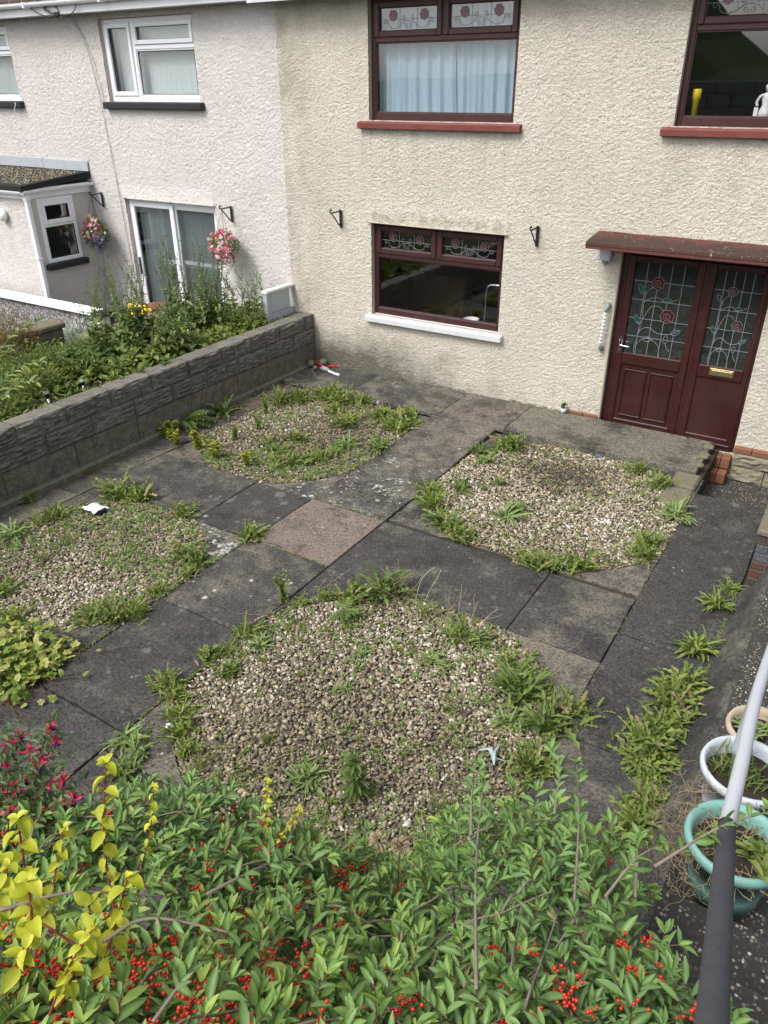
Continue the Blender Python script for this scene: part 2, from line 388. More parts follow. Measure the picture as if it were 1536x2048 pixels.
MT['yellowplastic'] = simple('yellow_plastic', (0.75, 0.55, 0.02), 0.4, 0.4)
MT['porcelain'] = simple('porcelain', (0.72, 0.70, 0.70), 0.3, 0.5, 0.08, 40)
MT['sachet'] = simple('white_plastic_sachet', (0.66, 0.70, 0.76), 0.35, 0.5, 0.2, 30, 0.3)
MT['paleblue'] = simple('pale_blue_scrap', (0.34, 0.43, 0.46), 0.6, 0.3, 0.1, 30)
MT['bluebit'] = simple('blue_plastic', (0.03, 0.16, 0.55), 0.4, 0.4)
MT['dirtybrick'] = rock_mat('sooty_brick', (0.055, 0.042, 0.040), (0.12, 0.085, 0.075), (0.10, 0.09, 0.06))
MT['bluebrick'] = rock_mat('blue_brick', (0.060, 0.066, 0.078), (0.13, 0.14, 0.155), (0.10, 0.09, 0.06))
MT['redbrick'] = rock_mat('red_brick', (0.085, 0.035, 0.030), (0.16, 0.075, 0.065), (0.10, 0.09, 0.06))
MT['mortar'] = simple('mortar', (0.16, 0.15, 0.13), 0.95, 0.1, 0.3, 30, 0.5)
MT['asphalt'] = simple('asphalt', (0.05, 0.05, 0.052), 0.9, 0.2, 0.3, 40, 0.5)
MT['streetstone'] = rock_mat('street_wall_stone', (0.12, 0.12, 0.115), (0.30, 0.29, 0.27), (0.09, 0.10, 0.05))
MT['hill'] = simple('hillside', (0.05, 0.075, 0.035), 0.95, 0.1, 0.5, 0.15)
def glass(name, tint, fr=1.0, milk=0.0):
    t = NT(name)
    tr = t.n('ShaderNodeBsdfTransparent', {'Color': (*tint, 1)}).outputs[0]
    gl = t.n('ShaderNodeBsdfGlossy', {'Color': (0.95, 0.97, 1.0, 1), 'Roughness': 0.015}).outputs[0]
    back = t.n('ShaderNodeNewGeometry').outputs['Backfacing']
    ior = t.maprange(back, 0.0, 1.0, 1.52, 1 / 1.52)      # same loss on leaving the thin pane as on entering it
    f = t.math('MULTIPLY', t.n('ShaderNodeFresnel', {'IOR': ior}).outputs[0], 1.9 * fr, True)
    sh = t.n('ShaderNodeMixShader', {0: f, 1: tr, 2: gl}).outputs[0]
    if milk:
        p = t.pos()
        df = t.n('ShaderNodeBsdfDiffuse', {'Color': (0.30, 0.35, 0.34, 1)}).outputs[0]
        sh = t.n('ShaderNodeMixShader', {0: t.maprange(t.noise(p, 14, 4, 0.6), 0.3, 0.7, milk * .5, milk * 1.5), 1: sh, 2: df}).outputs[0]
    return t.finish(sh)
MT['glass'] = glass('window_glass', (0.975, 0.985, 0.985))
MT['doorglass'] = glass('obscure_door_glass', (0.5, 0.55, 0.55), 0.8, 0.055)

# ------------------------------------------------------------------ mesh builder
def lerp(a, b, t):
    return a + (b - a) * t
class MB:
    def __init__(self):
        self.v, self.f, self.mi, self.r, self.md = [], [], [], [], []
        self.cur, self.rnd = 0, 0.5
    def add(self, vs, fs, rnd=None, mid=None):
        o = len(self.v)
        self.v.extend([tuple(p) for p in vs])
        self.f.extend([tuple(i + o for i in q) for q in fs])
        self.mi.extend([self.cur] * len(fs))
        self.r.extend([self.rnd if rnd is None else rnd] * len(vs))
        self.md.extend(mid if mid is not None else [0.0] * len(vs))
        return self
    def box(self, x0, x1, y0, y1, z0, z1, c=0.0):
        """box, with chamfer c on all edges"""
        if c <= 0:
            vs = [(x, y, z) for x in (x0, x1) for y in (y0, y1) for z in (z0, z1)]
            fs = [(0, 1, 3, 2), (4, 6, 7, 5), (0, 4, 5, 1), (2, 3, 7, 6), (0, 2, 6, 4), (1, 5, 7, 3)]
            return self.add(vs, fs)
        c = min(c, (x1 - x0) * .45, (y1 - y0) * .45, (z1 - z0) * .45)
        X, Y, Z = (x0, x1), (y0, y1), (z0, z1)
        vs, ix = [], {}
        for i in (0, 1):
            for j in (0, 1):
                for k in (0, 1):
                    sx, sy, sz = (c, -c)[i], (c, -c)[j], (c, -c)[k]
                    ix[i, j, k, 'x'] = len(vs); vs.append((X[i], Y[j] + sy, Z[k] + sz))
                    ix[i, j, k, 'y'] = len(vs); vs.append((X[i] + sx, Y[j], Z[k] + sz))
                    ix[i, j, k, 'z'] = len(vs); vs.append((X[i] + sx, Y[j] + sy, Z[k]))
        fs = []
        for i in (0, 1):
            q = [ix[i, 0, 0, 'x'], ix[i, 1, 0, 'x'], ix[i, 1, 1, 'x'], ix[i, 0, 1, 'x']]; fs.append(q if i else q[::-1])
            q = [ix[0, i, 0, 'y'], ix[0, i, 1, 'y'], ix[1, i, 1, 'y'], ix[1, i, 0, 'y']]; fs.append(q if i else q[::-1])
            q = [ix[0, 0, i, 'z'], ix[1, 0, i, 'z'], ix[1, 1, i, 'z'], ix[0, 1, i, 'z']]; fs.append(q if i else q[::-1])
        for a in (0, 1):
            for b in (0, 1):
                fl = a == b
                q = [ix[a, b, 0, 'x'], ix[a, b, 0, 'y'], ix[a, b, 1, 'y'], ix[a, b, 1, 'x']]; fs.append(q[::-1] if fl else q)
                q = [ix[a, 0, b, 'x'], ix[a, 0, b, 'z'], ix[a, 1, b, 'z'], ix[a, 1, b, 'x']]; fs.append(q if fl else q[::-1])
                q = [ix[0, a, b, 'y'], ix[0, a, b, 'z'], ix[1, a, b, 'z'], ix[1, a, b, 'y']]; fs.append(q[::-1] if fl else q)
        for i in (0, 1):
            for j in (0, 1):
                for k in (0, 1):
                    q = [ix[i, j, k, 'x'], ix[i, j, k, 'y'], ix[i, j, k, 'z']]
                    fs.append(q if (i + j + k) % 2 else q[::-1])
        return self.add(vs, fs)
    def tube(self, pts, rad, n=8, caps=True):
        pts = [Vector(p) for p in pts]
        m = len(pts)
        rs = rad if isinstance(rad, (list, tuple)) else [rad] * m
        vs, fs = [], []
        prev = None
        for i, p in enumerate(pts):
            t = (pts[min(i + 1, m - 1)] - pts[max(i - 1, 0)])
            t = t.normalized() if t.length > 1e-9 else Vector((0, 0, 1))
            if prev is None:
                a = Vector((0, 0, 1)) if abs(t.z) < 0.9 else Vector((1, 0, 0))
                u = t.cross(a).normalized()
            else:
                u = (prev - t * prev.dot(t))
                u = u.normalized() if u.length > 1e-6 else t.orthogonal().normalized()
            prev = u
            w = t.cross(u)
            for k in range(n):
                an = 2 * PI * k / n
                vs.append(p + (u * math.cos(an) + w * math.sin(an)) * rs[i])
        for i in range(m - 1):
            for k in range(n):
                a, b = i * n + k, i * n + (k + 1) % n
                fs.append((a, b, b + n, a + n))
        if caps:
            fs.append(tuple(range(n))[::-1])
            fs.append(tuple((m - 1) * n + k for k in range(n)))
        return self.add(vs, fs)
    def lathe(self, prof, c=(0, 0, 0), n=28, wob=0.0):
        vs, fs = [], []
        m = len(prof)
        for r_, z in prof:
            for k in range(n):
                a = 2 * PI * k / n
                vs.append((c[0] + r_ * math.cos(a), c[1] + r_ * math.sin(a), c[2] + z))
        for i in range(m - 1):
            for k in range(n):
                a, b = i * n + k, i * n + (k + 1) % n
                fs.append((a, b, b + n, a + n))
        return self.add(vs, fs)
    def blob(self, c, r_, seed=0, n=8, m=5, amp=0.2, rnd=None):
        c = Vector(c); vs = []; fs = []
        rr = Vector(r_) if not isinstance(r_, (int, float)) else Vector((r_, r_, r_))
        for i in range(m + 1):
            th = PI * i / m
            for k in range(n):
                a = 2 * PI * k / n
                d = Vector((math.sin(th) * math.cos(a), math.sin(th) * math.sin(a), math.cos(th)))
                q = 1 + amp * mnoise.noise(d * 1.7 + Vector((seed * 3.1, seed, 0)))
                vs.append(c + Vector((d.x * rr.x, d.y * rr.y, d.z * rr.z)) * q)
        for i in range(m):
            for k in range(n):
                a, b = i * n + k, i * n + (k + 1) % n
                fs.append((a, a + n, b + n, b))
        return self.add(vs, fs, rnd)
    def blade(self, base, az, el, L, W, curve=0.6, segs=5, prof=None, fold=0.35, rnd=None, roll=0.0):
        """a leaf: starts at base, heading az, elevation el, bending down by curve"""
        base = Vector(base)
        vs, fs, md = [], [], []
        p = base.copy()
        side = Vector((-math.sin(az), math.cos(az), 0))
        for i in range(segs + 1):
            t = i / segs
            e = el - curve * t
            d = Vector((math.cos(az) * math.cos(e), math.sin(az) * math.cos(e), math.sin(e)))
            nrm = side.cross(d) * -1
            nrm = d.cross(side) * -1 if nrm.z < 0 else nrm
            s2 = side * math.cos(roll) + nrm * math.sin(roll)
            n2 = nrm * math.cos(roll) - side * math.sin(roll)
            w = W * (prof(t) if prof else math.sin(PI * min(1, (t * 0.92 + 0.08))) ** 0.8)
            up = n2 * (w * fold)
            vs += [p + s2 * w * 0.5 + up, p, p - s2 * w * 0.5 + up]
            md += [0, 1, 0]
            if i < segs:
                p = p + d * (L / segs)
        for i in range(segs):
            a = i * 3
            fs += [(a, a + 1, a + 4, a + 3), (a + 1, a + 2, a + 5, a + 4)]
        return self.add(vs, fs, rnd, md)
    def mesh(self, name, mats, smooth=False):
        me = bpy.data.meshes.new(name)
        me.from_pydata(self.v, [], self.f)
        for m_ in (mats if isinstance(mats, (list, tuple)) else [mats]):
            me.materials.append(m_)
        if any(self.mi):
            me.polygons.foreach_set('material_index', self.mi)
        a = me.attributes.new('rnd', 'FLOAT', 'POINT'); a.data.foreach_set('value', self.r)
        if any(self.md):
            a = me.attributes.new('mid', 'FLOAT', 'POINT'); a.data.foreach_set('value', self.md)
        if smooth:
            me.polygons.foreach_set('use_smooth', [True] * len(me.polygons))
        me.update()
        return me
    def build(self, name, mats, parent=None, smooth=False):
        return link(name, self.mesh(name, mats, smooth), parent)

def wloc(o):
    v = Vector((0, 0, 0))
    while o:
        v += o.location
        o = o.parent
    return v
def link(name, me, parent=None, loc=None, rot=None):
    """meshes are written in world coordinates unless loc is given (then local to parent)"""
    o = bpy.data.objects.new(name, me)
    COL.objects.link(o)
    if parent is not None:
        o.parent = parent
        o.location = -wloc(parent) if loc is None else loc
    elif loc is not None:
        o.location = loc
    if rot is not None:
        o.rotation_euler = rot
    return o
def tag(o, label, cat, group=None):
    o['label'] = label
    o['category'] = cat
    if group:
        o['group'] = group
    return o
def thing(name, label, cat, loc=(0, 0, 0), rz=0.0, group=None):
    o = bpy.data.objects.new(name, None)
    COL.objects.link(o)
    o.location = loc
    o.rotation_euler.z = rz
    o.empty_display_size = 0.1
    return tag(o, label, cat, group)
def kind(o, k):
    o['kind'] = k
    return o

# numpy value noise
_T = nrng.random((256, 256))
def vn(x, y, s, seed=0):
    x = x * s + seed * 17.3; y = y * s + seed * 9.1
    xi = np.floor(x).astype(int); yi = np.floor(y).astype(int)
    fx = x - xi; fy = y - yi
    fx = fx * fx * (3 - 2 * fx); fy = fy * fy * (3 - 2 * fy)
    a = _T[xi % 256, yi % 256]; b = _T[(xi + 1) % 256, yi % 256]
    c = _T[xi % 256, (yi + 1) % 256]; d = _T[(xi + 1) % 256, (yi + 1) % 256]
    return (a * (1 - fx) + b * fx) * (1 - fy) + (c * (1 - fx) + d * fx) * fy

def np_mesh(name, V, F, mats, smooth=True, rnd=None):
    me = bpy.data.meshes.new(name)
    nv, nf = len(V), len(F)
    k = F.shape[1]
    me.vertices.add(nv); me.vertices.foreach_set('co', np.asarray(V, dtype=np.float32).ravel())
    me.loops.add(nf * k); me.loops.foreach_set('vertex_index', F.astype(np.int32).ravel())
    me.polygons.add(nf)
    me.polygons.foreach_set('loop_start', np.arange(0, nf * k, k, dtype=np.int32))
    me.polygons.foreach_set('loop_total', np.full(nf, k, dtype=np.int32))
    if smooth:
        me.polygons.foreach_set('use_smooth', np.ones(nf, dtype=bool))
    for m_ in mats:
        me.materials.append(m_)
    if rnd is not None:
        a = me.attributes.new('rnd', 'FLOAT', 'POINT'); a.data.foreach_set('value', np.asarray(rnd, dtype=np.float32))
    me.update(calc_edges=True)
    me.validate()
    return me

# ------------------------------------------------------------------ roughcast wall sheet with openings
def breaks(pts, step):
    out = []
    pts = sorted(set(pts))
    for a, b in zip(pts[:-1], pts[1:]):
        n = max(1, int(round((b - a) / step)))
        out.extend(np.linspace(a, b, n, endpoint=False))
    out.append(pts[-1])
    return np.array(out)
def rough(U, W, amp):
    w = nrng.random(U.shape)
    w = (w + .35 * np.roll(w, 1, 0) + .2 * np.roll(w, 1, 1)) / 1.55      # thrown grit, one grain about a grid step
    lump = np.clip(vn(U, W * 1.3, 46, 9) * 2.2 - .7, 0, 1)
    return amp * (.95 * w + .22 * lump + .12 * vn(U, W, 5, 4) - 0.65)
def wall_sheet(axis, c, u0, u1, w0, w1, holes, step, amp, bell=None, sign=-1):
    """axis 'y': sheet in the plane y=c, u=x, w=z, relief towards -y.  axis 'x': plane x=c, u=y, relief +x"""
    us = breaks([u0, u1] + [h[0] for h in holes] + [h[1] for h in holes], step)
    ws = breaks([w0, w1] + [h[2] for h in holes] + [h[3] for h in holes], step * .9)
    U, W = np.meshgrid(us, ws, indexing='ij')
    D = rough(U, W, amp)
    if bell is not None:
        for (bx0, bx1, bz, out) in bell:
            t = np.clip((bz + 0.26 - W) / 0.26, 0, 1) * (W >= bz - 1e-4)
            t *= np.clip((U - bx0) / 0.05, 0, 1) * np.clip((bx1 - U) / 0.05, 0, 1)
            D = D + out * t ** 1.6
    if axis == 'y':
        V = np.stack([U, c - D, W], -1).reshape(-1, 3)
    else:
        V = np.stack([c + D, U, W], -1).reshape(-1, 3)
    nw = len(ws)
    i, j = np.meshgrid(np.arange(len(us) - 1), np.arange(nw - 1), indexing='ij')
    uc = (us[i] + us[i + 1]) / 2; wc = (ws[j] + ws[j + 1]) / 2
    keep = np.ones(i.shape, bool)
    for h in holes:
        keep &= ~((uc > h[0]) & (uc < h[1]) & (wc > h[2]) & (wc < h[3]))
    i, j = i[keep], j[keep]
    F = np.stack([i * nw + j, (i + 1) * nw + j, (i + 1) * nw + j + 1, i * nw + j + 1], -1)
    if axis == 'x':
        pass
    return V, F

def reveal(mb, x0, x1, z0, z1, y0, y1, sill=True):
    mb.add([(x0, y0, z0), (x0, y1, z0), (x0, y1, z1), (x0, y0, z1)], [(0, 1, 2, 3)])
    mb.add([(x1, y0, z0), (x1, y1, z0), (x1, y1, z1), (x1, y0, z1)], [(3, 2, 1, 0)])
    mb.add([(x0, y0, z1), (x0, y1, z1), (x1, y1, z1), (x1, y0, z1)], [(0, 1, 2, 3)])
    mb.add([(x0, y0, z0), (x0, y1, z0), (x1, y1, z0), (x1, y0, z0)], [(3, 2, 1, 0)])

# window openings of the cream house: x0,x1,z0,z1
UW1 = (1.45, 3.47, 3.47, 4.80)
UW2 = (5.31, 7.33, 3.47, 4.80)
LW = (1.46, 3.46, 0.955, 2.225)
DR = (4.965, 6.63, -0.06, 2.21)

cream = thing('cream_house', 'cream roughcast terraced house with brown windows and dark red front door', 'house', (4, 0.2, 0))
V, F = wall_sheet('y', 0.0, 0.0, 8.0, -0.40, 4.90, [UW1, UW2, LW, DR], 0.0125, 0.0155, [(1.40, 3.54, 2.225, 0.035)])
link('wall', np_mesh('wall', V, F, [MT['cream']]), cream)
for o in (UW1, UW2, LW, DR):
    mb = MB(); reveal(mb, *o, 0.012, 0.14); mb.build('reveal', MT['reveal'], cream)
# drip bead along the bell-cast
mb = MB(); mb.tube([(1.40, -0.036, 2.222), (2.4, -0.043, 2.219), (3.54, -0.036, 2.222)], 0.007, 6)
mb.build('drip_bead', MT['reveal'], cream)
# eaves + roof
mb = MB(); mb.box(-0.24, 8.6, -0.27, -0.245, 4.80, 4.99, 0.003); mb.box(-0.24, 8.6, -0.245, 0.0, 4.955, 4.975)
mb.build('fascia', MT['white_pvc'], cream)
def roof(parent, x0, x1, zb):
    mb = MB()
    for k in range(9):
        y = -0.33 + k * 0.27; z = zb + k * 0.19
        n = int((x1 - x0) / 0.3)
        for i in range(n):
            xa = lerp(x0, x1, i / n); xb = lerp(x0, x1, (i + 1) / n) - 0.006
            j = rng.uniform(-.004, .004)
            mb.add([(xa, y, z + 0.03 + j), (xb, y, z + 0.03 + j), (xb, y + 0.31, z + 0.225 + j), (xa, y + 0.31, z + 0.225 + j), (xa, y, z + 0.008), (xb, y, z + 0.008)], [(0, 1, 2, 3), (4, 5, 1, 0)])
    kind(mb.build('roof_tile', MT['rooftile'], parent), 'stuff')
roof(cream, -0.1, 8.6, 5.0)
def gutter(parent, x0, x1, y, z, rad=0.055):
    mb = MB()
    n = 10
    vs, fs = [], []
    for x in (x0, x1):
        for k in range(n + 1):
            a = PI + PI * k / n
            vs.append((x, y + rad * math.cos(a), z + rad * math.sin(a)))
        for k in range(n + 1):
            a = 2 * PI - PI * k / n
            vs.append((x, y + (rad - .006) * math.cos(a), z + (rad - .006) * math.sin(a)))
    m_ = 2 * (n + 1)
    for k in range(m_):
        a, b = k, (k + 1) % m_
        fs.append((a, a + m_, b + m_, b))
    fs += [tuple(range(m_)), tuple(range(m_, 2 * m_))[::-1]]
    mb.add(vs, fs)
    return mb.build('gutter', MT['white_pvc'], parent)
gutter(cream, -0.2, 8.6, -0.34, 4.99)

# ---- brown window
def pane(mb, x0, x1, z0, z1, y):
    mb.box(x0, x1, y, y + 0.006, z0, z1)
def ringbars(mb, x0, x1, z0, z1, y0, y1, w, c=0.006, wb=None):
    wb = wb or w
    mb.box(x0, x0 + w, y0, y1, z0, z1, c)
    mb.box(x1 - w, x1, y0, y1, z0, z1, c)
    mb.box(x0 + w - .001, x1 - w + .001, y0 + .001, y1 - .001, z1 - w, z1, c)
    mb.box(x0 + w - .001, x1 - w + .001, y0 + .001, y1 - .001, z0, z0 + wb, c)
def rose(cx, cz, r_, y, mb_lead, mb_fill):
    n = 42
    out = []
    for k in range(n):
        a = 2 * PI * k / n
        q = r_ * (0.84 + 0.20 * abs(math.sin(a * 3.5 + .4)))
        out.append((cx + q * math.cos(a), cz + q * math.sin(a)))
    mb_fill.add([(cx, y + .001, cz)] + [(a, y + .001, b) for a, b in out], [(0, 1 + (k + 1) % n, 1 + k) for k in range(n)])
    mb_lead.tube([(a, y, b) for a, b in out + out[:1]], 0.0028, 4, False)
    sp = []
    for k in range(26):
        a = k / 25 * 3.6 * PI + .6
        q = r_ * (0.12 + 0.62 * k / 25)
        sp.append((cx + q * math.cos(a), y - .0005, cz + q * math.sin(a) * .9))
    mb_lead.tube(sp, 0.0025, 4, False)
def leafout(cx, cz, L, ang, y, mb_lead, mb_fill=None):
    pts = []
    for k in range(13):
        t = k / 12 * 2 * PI
        a = L * .5 * math.cos(t); b = L * .28 * math.sin(t) * (1 - .25 * math.cos(t))
        pts.append((cx + a * math.cos(ang) - b * math.sin(ang), cz + a * math.sin(ang) + b * math.cos(ang)))
    mb_lead.tube([(a, y, b) for a, b in pts], 0.0025, 4, False)
    if mb_fill:
        mb_fill.add([(a, y + .001, b) for a, b in pts[:-1]], [tuple(range(12))[::-1]])
def spline(pts, n=8):
    P = [Vector(p) for p in pts]
    P = [2 * P[0] - P[1]] + P + [2 * P[-1] - P[-2]]
    out = []
    for i in range(1, len(P) - 2):
        for k in range(n):
            t = k / n
            out.append(0.5 * ((2 * P[i]) + (P[i + 1] - P[i - 1]) * t + (2 * P[i - 1] - 5 * P[i] + 4 * P[i + 1] - P[i + 2]) * t * t + (3 * P[i] - P[i - 1] - 3 * P[i + 1] + P[i + 2]) * t ** 3))
    out.append(P[-2])
    return out
def toplight_lead(win, x0, x1, z0, z1, y, fillmat):
    ld, fl = MB(), MB()
    X = lambda u: lerp(x0, x1, u)
    Z = lambda v: lerp(z1, z0, v)
    w, h = x1 - x0, z1 - z0
    for u in (0.35, 0.65):
        ld.box(X(u) - .002, X(u) + .002, y - .002, y, z0, z1)
    ld.box(x0, x1, y - .0025, y - .0005, Z(.52) - .002, Z(.52) + .002)
    for u in (.23, .77):
        fl = MB(); rose(X(u), Z(.34), h * .25, y - .004, ld, fl); fl.build('rose_glass', fillmat, win)
    for s in (1, -1):
        q = lambda u, v: (X(.5 + s * (u - .5)), y - .004, Z(v))
        ld.tube(spline([q(.14, .62), q(.17, .85), q(.26, .93), q(.36, .80), q(.44, .62), q(.56, .60)]), 0.0026, 4, False)
        leafout(X(.5 + s * (.10 - .5)), Z(.60), h * .26, .5 * s, y - .004, ld)
        leafout(X(.5 + s * (.42 - .5)), Z(.46), h * .24, 1.0 * s, y - .004, ld)
        leafout(X(.5 + s * (.46 - .5)), Z(.82), h * .24, -1.0 * s, y - .004, ld)
    ld.build('lead_came', MT['lead'], win)
def brown_window(house, o, sillmat, fillmat, sill_x):
    x0, x1, z0, z1 = o
    y0 = 0.075
    xm = (x0 + x1) / 2
    f = MB()
    zt = z1 - 0.44                                           # transom
    ringbars(f, x0 + .002, x1 - .002, z0 + .002, z1 - .002, y0, y0 + .07, .055, .006, .085)
    f.box(x0 + .056, x1 - .056, y0 + .002, y0 + .068, zt - .03, zt + .03, .006)
    f.box(xm - .022, xm + .022, y0 + .003, y0 + .067, zt + .03, z1 - .056, .005)
    win = f.build('window', MT['brown_frame'], house)
    win['label'] = 'brown framed window with two rose leaded top lights over one wide pane'
    for a, b in ((x0 + .05, xm - .012), (xm + .012, x1 - .05)):
        s = MB(); ringbars(s, a, b, zt + .022, z1 - .045, y0 - .018, y0 + .05, .072, .010)
        s.build('sash', MT['brown_frame'], win)
        g = MB(); pane(g, a + .07, b - .07, zt + .09, z1 - .115, y0 + .022); g.build('pane', MT['glass'], win)
        toplight_lead(win, a + .073, b - .073, zt + .095, z1 - .118, y0 + .020, fillmat)
    g = MB(); ringbars(g, x0 + .05, x1 - .05, z0 + .08, zt - .025, y0 + .012, y0 + .03, .02, .004)
    g.build('glazing_bead', MT['brown_frame'], win)
    g = MB(); pane(g, x0 + .066, x1 - .066, z0 + .095, zt - .04, y0 + .034); g.build('pane', MT['glass'], win)
    s = MB()
    sx0, sx1, th = sill_x
    n = 30
    vs, fs = [], []
    for i in range(n + 1):
        x = lerp(sx0, sx1, i / n)
        j = lambda a: rng.uniform(-a, a)
        prof = [(0.07, z0 + .004), (-0.068 + j(.002), z0 - .022 + j(.002)), (-0.076 + j(.002), z0 - .030 + j(.002)), (-0.076 + j(.002), z0 - th + .006), (-0.068, z0 - th), (0.0, z0 - th)]
        vs += [(x, a, b) for a, b in prof]
    for i in range(n):
        for k in range(5):
            a = i * 6 + k
            fs.append((a, a + 1, a + 7, a + 6))
    fs += [tuple(range(6))[::-1], tuple(n * 6 + k for k in range(6))]
    s.add(vs, fs)
    s.build('sill', sillmat, win)
    return win
w_up = brown_window(cream, UW1, MT['red_sill'], MT['mauveglass'], (1.31, 3.585, .095))
w_up['label'] = 'upper brown window with pale blue curtains and flaking red sill'
w_up2 = brown_window(cream, UW2, MT['red_sill'], MT['mauveglass'], (5.20, 7.43, .095))
w_up2['label'] = 'upper brown window above the front door with red sill'
w_low = brown_window(cream, LW, MT['white_sill'], MT['redglass'], (1.38, 3.53, .10))
w_low['label'] = 'ground floor brown kitchen window with flaking white sill'
for w in (w_up, w_low):      # drain caps
    pass

# ---- front door
x0, x1, z0, z1 = DR
yd = 0.06
f = MB()
f.box(x0 + .002, x0 + .085, yd, yd + .07, z0, z1 - .002, .006)
f.box(x1 - .045, x1 - .002, yd, yd + .07, z0, z1 - .002, .006)
f.box(x0 + .086, x1 - .046, yd + .001, yd + .069, z1 - .09, z1 - .002, .006)
f.box(x0 + .086, x1 - .046, yd - .02, yd + .069, z0, z0 + .05, .008)
xm = 5.93
f.box(xm - .028, xm + .028, yd + .002, yd + .068, z0 + .05, z1 - .09, .005)
door = f.build('front_door', MT['rosewood'], cream)
door['label'] = 'dark red panelled door with a matching side panel, rose leaded glass in both'
zr = 0.885            # mid rail centre
def leaf_frame(a, b, name, wr=.085):
    s = MB()
    w = .085
    ys, ye = yd - .012, yd + .05
    s.box(a, a + w, ys, ye, z0 + .052, z1 - .092, .009)
    s.box(b - wr, b, ys, ye, z0 + .052, z1 - .092, .009)
    s.box(a + w - .001, b - wr + .001, ys + .001, ye - .001, z1 - .16, z1 - .093, .009)
    s.box(a + w - .001, b - wr + .001, ys + .001, ye - .001, zr - .07, zr + .075, .009)
    s.box(a + w - .001, b - wr + .001, ys + .001, ye - .001, z0 + .053, z0 + .15, .009)
    return s.build(name, MT['rosewood'], door)
def flower_pane(a, b, za, zb, y):
    g = MB(); pane(g, a, b, za, zb, y + .01); g.build('pane', MT['doorglass'], door)
    ld, rf, gf = MB(), MB(), MB()
    X = lambda u: lerp(a, b, u)
    Z = lambda v: lerp(zb, za, v)
    for u in (.2, .4, .6, .8):
        ld.box(X(u) - .003, X(u) + .003, y - .002, y + .0005, za, zb)
    for v in (.2, .4, .6, .8):
        ld.box(a, b, y - .003, y - .0005, Z(v) - .003, Z(v) + .003)
    yy = y - .005
    w = b - a
    for u_, v_, q_ in ((.41, .21, .105), (.645, .545, .115)):
        rf = MB(); rose(X(u_), Z(v_), w * q_, yy, ld, rf); rf.build('rose_glass', MT['redglass'], door)
    q = lambda u, v: (X(u), yy, Z(v))
    for c in ([q(.20, 1), q(.17, .93), q(.20, .80), q(.24, .62), q(.22, .45), q(.24, .32), q(.30, .27), q(.36, .25)],
              [q(.24, .62), q(.30, .52), q(.36, .46), q(.48, .45), q(.56, .49)],
              [q(.22, .42), q(.34, .37), q(.46, .36), q(.55, .39), q(.68, .38), q(.78, .35)],
              [q(.18, .80), q(.26, .71), q(.38, .69), q(.50, .73), q(.62, .74), q(.76, .72), q(.90, .67)],
              [q(.17, .93), q(.24, .85), q(.34, .81), q(.46, .82), q(.58, .88), q(.62, 1.0)],
              [q(.68, .83), q(.72, .88), q(.78, .92)],
              [q(.24, .62), q(.19, .66), q(.16, .63)], [q(.24, .34), q(.20, .31), q(.16, .29)]):
        ld.tube(spline(c, 6), 0.0032, 4, False)
    for u, v, an, L, fill in ((.15, .285, 2.2, .17, 1), (.60, .375, 0.1, .15, 1), (.15, .61, 2.2, .16, 1), (.83, .70, .5, .16, 1), (.38, .815, .1, .15, 0), (.68, .79, 1.5, .14, 0)):
        gf = MB(); leafout(X(u), Z(v), w * L, an, yy, ld, gf if fill else None)
        if fill: gf.build('leaf_glass', MT['greenglass'], door)
    ld.build('lead_came', MT['lead'], door)
leaf_frame(x0 + .075, xm - .018, 'door_leaf')
leaf_frame(xm + .018, x1 - .036, 'side_panel', .062)
PA = (x0 + .165, xm - .105); PB = (xm + .105, x1 - .100)
flower_pane(PA[0], PA[1], zr + .07, z1 - .155, yd + .01)
flower_pane(PB[0], PB[1], zr + .07, z1 - .155, yd + .01)
for (a, b) in (PA, PB):
    s = MB(); s.box(a - .01, b + .01, yd + .012, yd + .03, z0 + .14, zr - .06)
    s.build('panel', MT['rosewood'], door)
a, b = PA
for k in range(2):
    xa = lerp(a, b, .09 + k * .46); xb = lerp(a, b, .45 + k * .46)
    s = MB()
    za, zb = z0 + .22, zr - .15
    s.box(xa, xb, yd + .002, yd + .013, za, zb, .004)
    for (p0, p1, q0, q1) in ((xa - .012, xa, za, zb), (xb, xb + .012, za, zb), (xa - .012, xb + .012, zb, zb + .02), (xa - .012, xb + .012, za - .02, za)):
        s.box(p0, p1, yd - .010, yd + .013, q0, q1, .005)
    s.build('raised_panel', MT['rosewood'], door)
s = MB(); s.box(PA[0] - .06, PA[1] + .06, yd - .04, yd - .011, z0 + .06, z0 + .085, .008); s.build('weather_bar', MT['rosewood'], door)
s = MB(); s.box(PB[0] - .06, PB[1] + .04, yd - .04, yd - .011, z0 + .06, z0 + .085, .008); s.build('weather_bar', MT['rosewood'], door)
s = MB()
s.box(x0 + .105, x0 + .135, yd - .022, yd - .011, .90, 1.15, .004)
s.tube(spline([(x0 + .12, yd - .02, 1.06), (x0 + .125, yd - .06, 1.06), (x0 + .16, yd - .065, 1.055), (x0 + .25, yd - .062, 1.05)], 4), .0095, 8)
s.build('handle', MT['chrome'], door, True)
s = MB()
xc = (PB[0] + PB[1]) / 2 + .02
s.box(xc - .135, xc + .135, yd - .024, yd - .011, zr - .03, zr + .055, .004)
s.box(xc - .115, xc + .115, yd - .031, yd - .022, zr - .012, zr + .037, .003)
s.build('letterbox', MT['brass'], door)
# trim strip of pale mastic at the left of the frame
s = MB(); s.box(x0 - .02, x0 + .004, -.016, .058, .06, z1, .004); s.build('render_edge', MT['reveal'], cream)
